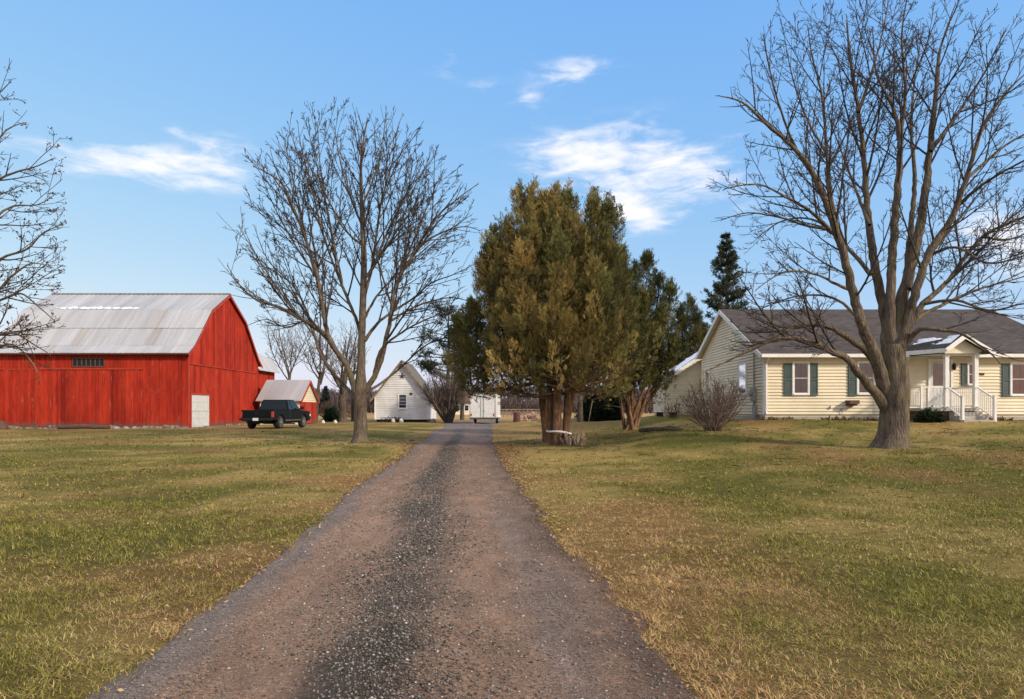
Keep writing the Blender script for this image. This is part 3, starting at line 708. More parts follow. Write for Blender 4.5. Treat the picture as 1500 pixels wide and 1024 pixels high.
    while px < 205:
        x = (px - CX) / FPX * 44.85; env = sin(pi * min(1, max(0, (px - 78) / 130))) ** .6
        hi = (.12 + .5 * env * vnoise(px * .16, 3.2)) * (1 if px < 150 else vnoise(px * .3, 9.7) * 1.4); lo = .02 + .28 * vnoise(px * .23, 1.1) * (1 - .5 * env)
        top.append((x, hi)); botm.append((x, lo)); px += 2.5
    T = Vector((0, yb - ya, zb_ - za)).normalized(); A = Vector((0, ya, za))
    for k in range(len(top) - 1):
        q = [Vector((top[j][0], 0, 0)) + A + T * s + nrm * h for j, s, h in ((k, botm[k][1], .062), (k + 1, botm[k + 1][1], .062), (k + 1, max(top[k + 1][1], botm[k+1][1] + .02), .07), (k, max(top[k][1], botm[k][1] + .01), .07))]
        m_ = [(p + nrm * .05) for p in q]
        sn.add(q + m_, [(4, 5, 6, 7), (0, 1, 5, 4), (2, 3, 7, 6)])
    tag(sn.build('snow', M['snow'], None, smooth=True), 'melting white snow strip along the bend of the large barn roof', 'snow', kind='stuff')
barn()

def gable_house(root, x0, x1, y0, y1, zb, ze, zr, axis, wallm, roofm, ov=.3, lap=.13, fascia='white_trim', base=.0, lapsides='fl r'):
    pass

# ---------------------------------------------------------------- barn wing (behind) and shed
def barn_wing():
    y0, y1 = 54.0, 58.7; zb = .34
    root = thing('barn_wing', (-24, 56, zb), 'small red barn with pale metal roof showing behind the large barn', 'barn')
    pr = [(-20.0, 4.62), (-20.75, 5.75), (-24.0, 7.3), (-27.25, 5.75), (-28.0, 4.62)]
    w = MB(); boards(w, (-20.45, y0, 0), (0, 1, 0), (1, 0, 0), 0, y1 - y0, lambda u: .4, lambda u: 5.0, seed=31)
    boards(w, (-27.5, y1, 0), (1, 0, 0), (0, 1, 0), 0, 7.05, lambda u: .4, lambda u: float(np.interp(-27.5 + u, [p[0] for p in pr[::-1]], [p[1] for p in pr[::-1]])) - .05, seed=32)
    w.box(-27.5, -20.48, y0, y1 - .02, .2, 4.9)
    w.build('wall', M['barn_red'], root, tint=True)
    rf = MB()
    for k in range(4):
        (xa, za), (xb, zb_) = pr[k], pr[k + 1]; y = y0 - .1
        while y < y1 + .3:
            g = .92 + .14 * random.random(); rf.col = (g, g, g); e = min(y + .7, y1 + .3); rf.prism([(xa, y, za), (xb, y, zb_), (xb, y, zb_ + .05), (xa, y, za + .05)], (0, e - y - .01, 0)); y = e
    rf.build('roof', M['wing_metal'], root, tint=True)
barn_wing()
def shed():
    x0, x1, y0, y1 = -19.3, -16.25, 52.3, 56.6; zb = gz(-17.5, 54)
    root = thing('small_shed', (-17.8, 54.4, zb), 'small shed with plain grey roof and cream gable behind the pickup truck', 'shed')
    ze, zr, ym = 2.28, 3.78, (y0 + y1) / 2
    w = MB(); laps(w, (x1, y0, 0), (0, 1, 0), (1, 0, 0), zb + 1.75, zr - .02, lambda z: ((0, y1 - y0) if z < ze else ((z - ze) / (zr - ze) * (ym - y0), (y1 - y0) - (z - ze) / (zr - ze) * (y1 - ym))), .14)
    laps(w, (x0, y0, 0), (1, 0, 0), (0, -1, 0), zb, ze, lambda z: (0, x1 - x0), .14)
    w.box(x0 + .03, x1 - .03, y0 + .03, y1 - .03, zb - .2, ze); w.prism([(x0 + .05, y0, ze), (x0 + .05, ym, zr - .03), (x0 + .05, y1, ze)], (x1 - x0 - .1, 0, 0))
    w.build('wall', M['cream'], root, tint=True)
    g = MB(); boards(g, (x1 + .004, y0, 0), (0, 1, 0), (1, 0, 0), 0, y1 - y0, lambda u: zb + .02, lambda u: zb + 1.75, seed=41); g.build('gable_planks', M['barn_red'], root, tint=True)
    d = MB(); d.box(x1 + .04, x1 + .08, ym - 1.0, ym + .5, zb + .05, zb + 1.7); d.build('door', M['red_trim'], root)
    d = MB(); d.box(x0 + .25, x1 - .35, y0 - .04, y0 - .015, zb + .03, zb + 1.65)
    dd = d.build('garage_door', M['dark_room'], root)
    rf = MB(); x = x0 - .25
    while x < x1 + .2:
        e = min(x + .62, x1 + .2); gcol = .92 + .14 * random.random(); rf.col = (gcol,) * 3
        for ya, za, yb, zb_ in ((y0 - .28, ze - .14, ym, zr + .04), (y1 + .28, ze - .14, ym, zr + .04)): rf.prism([(x, ya, za), (x, yb, zb_), (x, yb, zb_ + .05), (x, ya, za + .05)], (e - x - .008, 0, 0))
        x = e
    roof = rf.build('roof', M['shed_metal'], root, tint=True)
    b = MB(); b.bar((x1 + .22, y0 - .28, ze - .2), (x1 + .22, ym, zr - .03), .03, .16); b.bar((x1 + .22, ym, zr - .03), (x1 + .22, y1 + .28, ze - .2), .03, .16); b.build('bargeboard', M['red_trim'], roof)
shed()

# ---------------------------------------------------------------- white gable outbuilding
def outbuilding():
    Y = 62.0; x0, x1, y0, y1 = -12.46, -7.62, Y, 68.4; zb = gz(-10, 62) - .02; ze, xm, zr = 2.72, -10.0, 5.85
    root = thing('white_outbuilding', (xm, 65, zb), 'white lap sided gable outbuilding with a single dark window', 'outbuilding')
    w = MB()
    def rg(z):
        if z < ze: return (0, x1 - x0)
        t = (z - ze) / (zr - ze); return (t * (xm - x0), (x1 - x0) - t * (x1 - xm))
    laps(w, (x0, y0, 0), (1, 0, 0), (0, -1, 0), zb + .28, zr, rg, .20, .07)
    laps(w, (x1, y0, 0), (0, 1, 0), (1, 0, 0), zb + .28, ze, lambda z: (0, y1 - y0), .20, .07)
    w.box(x0 + .01, x1 - .01, y0 + .01, y1, zb + .25, ze); w.prism([(x0 + .02, y0 + .02, ze), (xm, y0 + .02, zr - .02), (x1 - .02, y0 + .02, ze)], (0, y1 - y0 - .03, 0))
    w.build('wall', M['white_side'], root, tint=True)
    f = MB(); f.box(x0 + .15, x1 - .15, y0 + .12, y1 - .1, zb - .2, zb + .26); f.build('foundation', M['dark_room'], root)  # recessed base coloured near-black, painting in the shadow under the raised building
    rf = MB()
    for xe, s in ((x0 - .38, 1), (x1 + .38, -1)):
        sl = (zr - ze) / (xm - x0); zeo = ze - .38 * sl
        rf.prism([(xe, y0 - .4, zeo), (xm, y0 - .4, zr + .06), (xm, y0 - .4, zr + .14), (xe, y0 - .4, zeo + .08)], (0, y1 - y0 + .8, 0))
    roof = rf.build('roof', M['shingle_old'], root)
    for xe in (x0 - .38, x1 + .38): b = MB(); b.bar((xe, y0 - .412, ze - .38 * 1.27 - .05), (xm, y0 - .412, zr - .01), .025, .17); b.build('bargeboard', M['wood_grey'], roof)
    window(root, (x0, y0 - .06, 0), (1, 0, 0), (0, -1, 0), 2.20, 2.88, 1.64, 2.86, rows=4, cols=1, back='dark', fw=.1)
    c = MB(); c.box(x0 - .02, x0 + .09, y0 - .09, y0 - .0, zb + .28, ze); c.build('corner_board', M['white_trim'], root); c = MB(); c.box(x1 - .09, x1 + .08, y0 - .09, y0 - .0, zb + .28, ze - .1); c.build('corner_board', M['white_trim'], root)
    # iron gable ornaments
    for px, py, r in ((589, 551, .28), (602, 577, .17)):
        p = at(px, py, Y - .1); s = MB(); pts = []
        for k in range(10): t = pi / 2 + k * pi / 5; q = r if k % 2 == 0 else r * .45; pts.append((p.x + q * cos(t), p.y, p.z + q * sin(t)))
        s.prism(pts, (0, .04, 0))
        s.lathe([(.001, -.05), (.06, -.02), (.06, .03)], (p.x, p.y, p.z), 8, 'z')
        tag(s.build('star_ornament', M['brown'], None), 'dark iron star high in the white outbuilding gable' if r > .2 else 'small dark iron star right of the outbuilding window', 'ornament')
outbuilding()

# ---------------------------------------------------------------- cream ranch house
HY = 29.0; HX0, HX1, HYB = 10.73, 23.85, 38.5
def hx(px, Y=HY): return (px - CX) / FPX * Y
def hz(py, Y=HY): return EYE + (CY - py) / FPX * Y
def house():
    zb = 1.12; zf = 1.30; ze = 3.92; ya = 34.4; zr = 6.45; zer = 4.55
    root = thing('ranch_house', (17, 33, zb), 'cream lap sided ranch house with brown shingle roof and white front porch', 'house')
    w = MB()
    laps(w, (HX0, HY, 0), (1, 0, 0), (0, -1, 0), zf, ze, lambda z: (0, HX1 - HX0), .135)
    def rg(z):
        a = 0 if z < ze else (z - ze) / (zr - ze) * (ya - HY); b = HYB - HY if z < zer else (HYB - HY) - (z - zer) / (zr - zer) * (HYB - ya); return (a, b)
    laps(w, (HX0, HY, 0), (0, 1, 0), (-1, 0, 0), zf, zr - .06, rg, .135)
    w.box(HX0 + .03, HX1, HY + .03, HYB, zf - .1, ze - .05); w.prism([(HX0 + .03, HY + .03, ze - .06), (HX0 + .03, ya, zr - .1), (HX0 + .03, HYB, zer - .06)], (HX1 - HX0 - .03, 0, 0))
    w.build('wall', M['cream'], root, tint=True)
    f = MB(); f.box(HX0 + .04, HX1 - .04, HY + .04, HYB - .04, zb - .5, zf - .004); f.build('foundation', M['concrete'], root)
    # roof
    ov = .34; s = (zr - ze) / (ya - HY); s2 = (zr - zer) / (HYB - ya); r = MB(); xa, xb = HX0 - .28, HX1 + .28
    r.prism([(xa, HY - ov, ze - ov * s + .10), (xa, ya, zr + .10), (xa, HYB + ov, zer - ov * s2 + .10), (xa, HYB + ov, zer - ov * s2), (xa, ya, zr), (xa, HY - ov, ze - ov * s)], (xb - xa, 0, 0))
    roof = r.build('roof', M['shingle'], root)
    for x in (xa - .012, xb + .012):
        b = MB(); b.bar((x, HY - ov - .01, ze - ov * s - .02), (x, ya, zr - .02), .025, .2); b.bar((x, ya, zr - .02), (x, HYB + ov, zer - ov * s2 - .02), .025, .2)
        b.build('bargeboard', M['white_trim'], roof)
    so = MB(); so.poly([(xa, HY - ov, ze - ov * s - .02), (xa, ya, zr - .02), (HX0, ya, zr - .02), (HX0, HY - ov, ze - ov * s - .02)]); so.poly([(xa, HYB + ov, zer - ov * s2 - .02), (xa, ya, zr - .02), (HX0, ya, zr - .02), (HX0, HYB + ov, zer - ov * s2 - .02)])
    so.box(xa + .02, xb - .02, HY - ov + .02, HY - .0, ze - ov * s - .06, ze - ov * s - .035); so.build('soffit', M['white_trim'], roof)
    g = MB(); gy, gzz = HY - ov - .05, ze - ov * s
    gx = [xa, 16.62]; g.box(gx[0], gx[1], gy - .06, gy + .05, gzz - .07, gzz + .075); g.box(19.25, xb, gy - .06, gy + .05, gzz - .07, gzz + .075); g.build('gutter', M['white_trim'], roof)
    for px in (1121.5, 1324):
        d = MB(); x = hx(px); d.bar((x, gy, gzz - .05), (x, HY - .05, gzz - .32), .07); d.box(x - .035, x + .035, HY - .12, HY - .05, zf + .06, gzz - .3); d.bar((x, HY - .05, zf + .1), (x, HY - .2, zf - .02), .07)
        d.build('downspout', M['white_trim'], root)
    c = MB(); c.box(HX0 - .06, HX0 + .08, HY - .06, HY - .0, zf - .02, ze - .2); c.box(HX0 - .058, HX0 - .0, HY - .002, HY + .09, zf - .02, ze - .2); c.build('corner_board', M['white_trim'], root)
    # front windows with shutters
    O = (0, HY - .036, 0); U = (1, 0, 0); N = (0, -1, 0)
    def shut(px0, px1, py0, py1):
        m_ = MB(); a, b2 = hx(px0), hx(px1); z1, z0 = hz(py0), hz(py1)
        m_.box(a, a + .05, HY - .086, HY - .012, z0, z1); m_.box(b2 - .05, b2, HY - .086, HY - .012, z0, z1)
        for zz in (z0, (z0 + z1) / 2 - .04, z1 - .08): m_.box(a + .05, b2 - .05, HY - .084, HY - .012, zz, zz + .08)
        z = z0 + .09
        while z < z1 - .1:
            if abs(z + .02 - (z0 + z1) / 2) > .06: m_.add([(a+.05,HY-.080,z),(b2-.05,HY-.080,z),(b2-.05,HY-.05,z+.055),(a+.05,HY-.05,z+.055),(a+.05,HY-.07,z),(b2-.05,HY-.07,z)],[(0,1,2,3)])
            z += .045
        m_.box(a + .04, b2 - .04, HY - .048, HY - .010, z0 + .02, z1 - .02)
        m_.build('shutter', M['shutter'], root)
    window(root, O, U, N, hx(1162.2), hx(1182.6), hz(576.5), hz(531.5)); shut(1147.8, 1159.6, 532, 579.5); shut(1185.2, 1197, 532, 579.5)
    window(root, O, U, N, hx(1256.5), hx(1279), hz(576), hz(531.5)); window(root, O, U, N, hx(1284.5), hx(1307), hz(576), hz(531.5)); shut(1242, 1253.8, 532, 580); shut(1309.8, 1321, 532, 580)
    window(root, O, U, N, hx(1417.4), hx(1424.6), hz(563), hz(533.5), fw=.05, back='dark'); shut(1407.4, 1415.4, 532.5, 565)
    window(root, O, U, N, hx(1480.5), hx(1506), hz(578), hz(533)); shut(1466.6, 1477.8, 532.5, 581); shut(1508.6, 1520, 532.5, 581)
    # side windows, meter
    window(root, (HX0 - .036, 0, 0), (0, 1, 0), (-1, 0, 0), 31.15, 32.1, 2.25, 3.6, back='dark'); window(root, (HX0 - .036, 0, 0), (0, 1, 0), (-1, 0, 0), 36.9, 37.7, 2.1, 3.7, back='dark', fw=.09)
    e = MB(); e.cyl((HX0 - .07, 30.1, zf + .2), (HX0 - .07, 30.1, 4.0), .032, 8); e.box(HX0 - .2, HX0 - .02, 29.85, 30.2, 1.85, 2.45); e.cyl((HX0 - .2, 30.02, 2.2), (HX0 - .32, 30.02, 2.2), .11, 14); e.box(HX0 - .13, HX0 - .02, 29.8, 30.15, 1.2, 1.7); e.build('electric_meter', M['grey_metal'], root)
    # small fittings on the front: exterior lamp, number plate, vent, ledge box
    e = MB(); x = hx(1390.5, 28.9); z = hz(537); e.lathe([(.02, -.16), (.07, -.12), (.085, .05), (.05, .11), (.015, .15)], (x + .2, HY - .12, z), 8); e.box(x + .18, x + .22, HY - .1, HY - .01, z + .02, z + .06); e.build('wall_lamp', M['black'], root)
    e = MB(); x = hx(1437.5); z = hz(548); e.box(x - .09, x + .09, HY - .065, HY - .01, z - .05, z + .05); e.build('number_plate', M['brown'], root)
    e = MB(); e.box(hx(1238), hx(1252), HY - .42, HY - .03, hz(592), hz(586.5)); e.box(hx(1239), hx(1251), HY - .3, HY - .04, hz(594.5), hz(592) - .003); e.build('window_box', M['dark_trim'], root)
    e = MB(); e.cyl((hx(1217), HY - .02, hz(596)), (hx(1217), HY - .12, hz(596)), .06, 10); e.build('vent_cap', M['white_trim'], root)
    e = MB(); e.cyl((hx(1232), HY - .03, hz(600)), (hx(1232), HY - .12, hz(600)), .04, 8); e.bar((hx(1232), HY - .1, hz(600)), (hx(1232), HY - .1, zb - .05), .025); e.build('hose_tap', M['grey_metal'], root)
    # ---- door
    x0, x1 = hx(1361.5), hx(1391); zd, zt = 1.56, 3.56
    e = MB(); e.box(x0 - .09, x0, HY - .09, HY + .0, zd, zt + .09); e.box(x1, x1 + .09, HY - .09, HY + .0, zd, zt + .09); e.box(x0, x1, HY - .088, HY, zt, zt + .09); fr = e.build('door_frame', M['white_trim'], root)
    e = MB(); fw = .11; e.box(x0 + .005, x0 + fw, HY - .066, HY - .012, zd, zt); e.box(x1 - fw, x1 - .005, HY - .066, HY - .012, zd, zt); e.box(x0 + fw, x1 - fw, HY - .064, HY - .012, zd, zd + .95); e.box(x0 + fw, x1 - fw, HY - .064, HY - .012, zt - .11, zt)
    e.box(x0 + fw + .06, x1 - fw - .06, HY - .074, HY - .06, zd + .14, zd + .82)
    door = e.build('door', M['white_door'], root)
    e = MB(); e.poly([(x0 + fw, HY - .058, zd + .95), (x1 - fw, HY - .058, zd + .95), (x1 - fw, HY - .058, zt - .11), (x0 + fw, HY - .058, zt - .11)]); e.build('glass', M['glass'], door)
    e = MB(); e.poly([(x0 + fw, HY - .052, zd + .95), (x1 - fw, HY - .052, zd + .95), (x1 - fw, HY - .052, zt - .11), (x0 + fw, HY - .052, zt - .11)]); e.build('blind', M['curtain'], door)
    e = MB(); e.lathe([(.012, -.05), (.03, -.02), (.03, .01), (.012, .03)], (x1 - .07, HY - .09, zd + .95), 8); e.build('handle', M['grey_metal'], door)
    # ---- porch
    po = MB(); dx0, dx1, dy = 16.42, 18.72, 27.35; po.box(dx0, dx1, dy, HY - .03, 1.44, 1.545); porch = po.build('porch_deck', M['concrete'], root)
    e = MB(); e.box(dx0 + .08, dx1 - .08, dy + .1, HY - .03, .8, 1.438); e.build('deck_skirt', M['dark_trim'], porch)
    st = [(27.0, 1.40, 17.5, 18.62), (26.66, 1.25, 17.48, 18.62), (26.3, 1.10, 17.42, 18.62)]
    e = MB(); yb_ = dy - .002
    for k, (yy, zz, a, b2) in enumerate(st): e.box(a, b2, yy, yb_, zz - .16, zz); yb_ = yy + .34 if False else yb_
    e = MB()
    prev = dy - .003
    for yy, zz, a, b2 in st: e.box(a, b2, yy, prev, .7, zz); prev = yy - .003
    e.box(17.25, 18.45, 25.85, prev, .7, .97)
    e.build('steps', M['concrete'], porch)
    # posts
    for x in (17.46, 18.64): e = MB(); e.box(x - .075, x + .075, dy + .03, dy + .18, 1.546, 3.72); e.box(x - .10, x + .10, dy + .005, dy + .205, 1.546, 1.66); e.box(x - .1, x + .1, dy + .005, dy + .205, 3.62, 3.74); e.build('post', M['white_trim'], porch)
    def rail(pts, name='railing', zlift=0):
        m_ = MB()
        for k in range(len(pts) - 1):
            a, b2 = Vector(pts[k]), Vector(pts[k + 1]); L_ = (b2 - a).length; hgt = .86
            m_.bar(a + Vector((0, 0, hgt)), b2 + Vector((0, 0, hgt)), .06, .05); m_.bar(a + Vector((0, 0, .09)), b2 + Vector((0, 0, .09)), .05, .04)
            n = max(2, int(L_ / .115))
            for j in range(1, n): q = a.lerp(b2, j / n); m_.box(q.x - .014, q.x + .014, q.y - .014, q.y + .014, q.z + .10, q.z + hgt - .02)
        return m_
    m_ = rail([(dx0 + .05, dy + .1, 1.546), (17.38, dy + .1, 1.546)]); m_.box(dx0, dx0 + .07, dy + .06, dy + .13, 1.546, 2.45); m_.build('railing', M['white_trim'], porch)
    rail([(dx0 + .04, dy + .13, 1.546), (dx0 + .04, HY - .05, 1.546)]).build('railing', M['white_trim'], porch)
    rail([(18.66, dy + .2, 1.546), (18.66, HY - .05, 1.546)]).build('railing', M['white_trim'], porch)
    for x, xe, ye in ((17.46, 17.46, 26.45), (18.64, 18.64, 26.35)):
        m_ = rail([(x, dy - .01, 1.53), (xe, ye, 1.08)]); m_.box(xe - .045, xe + .045, ye - .045, ye + .045, .85, 2.02); m_.box(xe - .06, xe + .06, ye - .06, ye + .06, 2.02, 2.05); m_.build('stair_railing', M['white_trim'], porch)
    # portico roof: gable over the steps, lower slope running back to the left over the door
    A = Vector((18.02, 27.15, 4.42)); B = Vector((17.28, 27.15, 3.86)); C = Vector((16.55, 28.72, 3.86)); D = Vector((18.02, 30.3, 4.42)); E = Vector((19.22, 27.15, 3.72)); F = Vector((19.22, 28.9, 3.72))
    D2 = Vector((16.4, 29.25, 4.05)); t = Vector((0, 0, .07))
    e = MB()
    e.add([A, B, C, D2, D, A + t, B + t, C + t, D2 + t, D + t], [(4, 3, 2, 1, 0), (5, 6, 7), (5, 7, 8), (5, 8, 9), (0, 1, 6, 5), (1, 2, 7, 6), (2, 3, 8, 7)])
    G = Vector((19.22, 29.2, 3.80))
    e.add([A, E, G, D, A + t, E + t, G + t, D + t], [(0, 1, 2, 3), (4, 7, 6, 5), (0, 4, 5, 1), (1, 5, 6, 2)])
    pr = e.build('porch_roof', M['shingle'], root)
    e = MB(); e.bar(A + Vector((0, -.015, .0)), E + Vector((0, -.015, -.0)), .03, .17); e.bar(A + Vector((0, -.017, 0)), B + Vector((0, -.017, 0)), .03, .17); e.bar(B + Vector((-.02, 0, 0)), C + Vector((-.02, 0, 0)), .03, .17); e.build('fascia', M['white_trim'], pr)
    e = MB()
    e.prism([(17.40, 27.42, 3.74), (18.68, 27.42, 3.74), (18.9, 27.42, 3.86), (18.02, 27.42, 4.36), (17.36, 27.42, 3.86)], (0, .05, 0)); e.build('pediment', M['cream_plain'], pr)
    e = MB(); e.poly([(17.38, 27.22, 3.745), (18.75, 27.22, 3.745), (18.75, 28.95, 3.745), (16.6, 28.95, 3.745)]); e.build('porch_ceiling', M['white_trim'], pr)
    e = MB(); e.box(17.38, 18.72, 27.44, 27.56, 3.66, 3.742); e.build('beam', M['white_trim'], pr)
    # rear addition
    ax0, ax1, ay0, ay1 = 8.98, 13.2, 40.0, 43.2; za, zaR, xm = 3.25, 5.6, 12.4; zg = 1.2
    e = MB(); rg2 = lambda z: (0 if z < za else (z - za) / .66, ax1 - ax0)
    laps(e, (ax0, ay0, 0), (1, 0, 0), (0, -1, 0), zg + .16, 5.2, rg2, .135); laps(e, (ax0, ay0, 0), (0, 1, 0), (-1, 0, 0), zg + .16, za, lambda z: (0, ay1 - ay0), .135)
    e.box(ax0 + .02, ax1, ay0 + .02, ay1, zg, za - .02); e.prism([(ax0 + .02, ay0 + .02, za), (ax1, ay0 + .02, za + (ax1 - ax0) * .66), (ax1, ay0 + .02, za)], (0, ay1 - ay0, 0)); ad = e.build('rear_addition', M['cream'], root, tint=True)
    e = MB(); e.box(HX0 + .3, ax1, HYB + .002, ay0 + .5, zg, 4.4); e.build('rear_link', M['cream_plain'], root)
    e = MB(); oz = .3 * .66; e.prism([(ax0 - .3, ay0 - .3, za - oz), (ax1, ay0 - .3, za + (ax1 - ax0) * .66), (ax1, ay0 - .3, za + (ax1 - ax0) * .66 + .1), (ax0 - .3, ay0 - .3, za - oz + .1)], (0, ay1 - ay0 + .6, 0)); ar = e.build('addition_roof', M['shingle'], root)
    e = MB(); e.bar((ax0 - .3, ay0 - .315, za - oz + .03), (ax1, ay0 - .315, za + (ax1 - ax0) * .66 + .03), .025, .17); e.build('fascia', M['white_trim'], ar)
    e = MB(); e.box(ax0 + .03, ax1, ay0 + .03, ay1, zg - .4, zg + .155); e.build('addition_foundation', M['concrete'], root)
    for px in (966.5, 986): x = hx(px, ay0); e = MB(); e.box(x - .2, x + .2, ay0 - .02, ay0 + .02, zg - .1, zg + .14); e.build('crawl_vent', M['black'], root)
    # snow on the porch roof and on the addition
    def snow_on(P, Q, S, name, label, seed, thr, nu=34, nv=16, hgt=.05):
        """patchy snow over the parallelogram P + u(Q-P) + v(S-P)"""
        e = MB(); n = (Q - P).cross(S - P).normalized(); n = n if n.z > 0 else -n
        def h(i, j):
            u, v = i / nu, j / nv; f = float(fbm(np.array(u * 5 + seed), np.array(v * 4 + seed * .7), 4)) - thr + .25 * min(u, v, 1 - u, 1 - v)
            return max(f, -.05)
        idx = {}; vs = []; fs = []
        for j in range(nv + 1):
            for i in range(nu + 1):
                hh = h(i, j); d = min(max(hh * .6, -.02), hgt); idx[i, j] = len(vs); vs.append(P + (Q - P) * (i / nu) + (S - P) * (j / nv) + n * d)
        for j in range(nv):
            for i in range(nu):
                if max(h(i, j), h(i+1, j), h(i+1, j+1), h(i, j+1)) > 0: fs.append((idx[i, j], idx[i+1, j], idx[i+1, j+1], idx[i, j+1]))
        e.add(vs, fs); tag(e.build(name, M['snow'], None, smooth=True), label, 'snow', kind='stuff')
    up = Vector((0, 0, .075))
    snow_on(B + up + Vector((.12, .15, .06)), C + up + Vector((.1, .1, .03)), A + up + Vector((-.06, .15, -.03)), 'snow', 'thin white snow lying on the porch roof of the cream house', 4.2, .36)
    snow_on(Vector((ax0 - .25, ay0 - .2, za - oz + .125)), Vector((ax0 - .25, ay1 + .2, za - oz + .125)), Vector((ax0 + 2.6, ay0 - .2, za - oz + .125 + 2.85 * .66)), 'snow', 'patchy snow on the rear addition roof of the cream house', 8.8, .42)
M['cream_plain'] = mat('cream_plain', (.74,.66,.48), (.66,.58,.42), 3, .6)
house()

# ---------------------------------------------------------------- far houses beyond the field
def far_house(name, px0, px1, Y, zb, ze, zr, wm, rm, label):
    x0, x1 = (px0 - CX) / FPX * Y, (px1 - CX) / FPX * Y; d = 8; root = thing(name, ((x0 + x1) / 2, Y + d / 2, zb), label, 'house')
    w = MB(); w.box(x0, x1, Y, Y + d, zb - .3, ze); w.prism([(x0, Y, ze), (x0, Y + d / 2, zr - .1), (x0, Y + d, ze)], (x1 - x0, 0, 0)); w.build('wall', wm, root)
    r = MB()
    for ya in (Y - .5, Y + d + .5): r.prism([(x0 - .4, ya, ze - .2), (x0 - .4, Y + d / 2, zr), (x0 - .4, Y + d / 2, zr + .15), (x0 - .4, ya, ze - .05)], (x1 - x0 + .8, 0, 0))
    r.build('roof', rm, root)
    n = max(2, int((x1 - x0) / 3))
    for k in range(n):
        q = x0 + (x1 - x0) * (k + .5) / n; window(root, (0, Y - .02, 0), (1, 0, 0), (0, -1, 0), q - .45, q + .45, zb + .9, zb + 2.1, back='dark', fw=.12)
far_house('far_house', 664, 690, 150, .35, 3.2, 5.6, M['cream_plain'], M['dark_trim'], 'distant cream house with brown roof just left of the box trailer')
def field_fence():
    Y = 112.0; zb = gz(0, Y); root = thing('board_fence', ((745 - CX) / FPX * Y, Y, zb), 'distant low grey board fence right of the box trailer', 'fence'); m_ = MB()
    xs_ = [(px - CX) / FPX * Y for px in range(731, 800, 6)]
    for x in xs_: m_ = MB(); m_.box(x - .07, x + .07, Y - .07, Y + .07, zb - .2, zb + 1.25); m_.build('post', M['wood_grey'], root)
    for h in (.35, .75, 1.15): m_ = MB(); m_.box(xs_[0], xs_[-1], Y - .1, Y - .072, zb + h - .09, zb + h + .09); m_.build('rail', M['wood_grey'], root)
field_fence()
# ================================================================ pickup truck, trailer
def paint(name, c, rough=.32, coat=.25):
    m, nt, b = newmat(name); vec = _n(nt, 'ShaderNodeTexCoord').outputs['Object']
    n1 = noise(nt, vec, 3, 6, .65); r = ramp(nt, [(.3, tuple(q * .8 for q in c)), (.7, tuple(q * 1.2 + .004 for q in c))]); nt.links.new(n1, r.inputs[0]); nt.links.new(r.outputs[0], b.inputs['Base Color'])
    rr = ramp(nt, [(.3, rough), (.75, rough + .2)]); nt.links.new(n1, rr.inputs[0]); nt.links.new(rr.outputs[0], b.inputs['Roughness'])
    b.inputs['Specular IOR Level'].default_value = .15; b.inputs['Coat Weight'].default_value = coat; b.inputs['Coat Roughness'].default_value = .12; return m
M['truck_green'] = paint('dark_green_paint', (.0015, .0035, .003), .35, .04)
M['chrome'] = mat('chrome', (.6,.6,.6), (.5,.5,.5), 6, .22, metal=1.0)
M['alloy'] = mat('alloy', (.42,.42,.43), (.5,.5,.5), 8, .35, metal=.8)
M['tyre'] = mat('tyre', (.018,.018,.018), (.03,.028,.026), 8, .85)
M['tail_red'] = mat('tail_red', (.35,.03,.025), (.42,.05,.04), 8, .25)
M['plate'] = mat('plate', (.7,.7,.68), (.62,.62,.6), 9, .5)
M['lamp_clear'] = mat('lamp_clear', (.6,.6,.58), None, rough=.15)
M['dark_glass'] = mat('dark_glass', (.008,.011,.012), None, rough=.06, spec=.3)
M['trailer_white'] = mat('trailer_white', (.70,.69,.67), (.62,.61,.59), 1.5, .4)

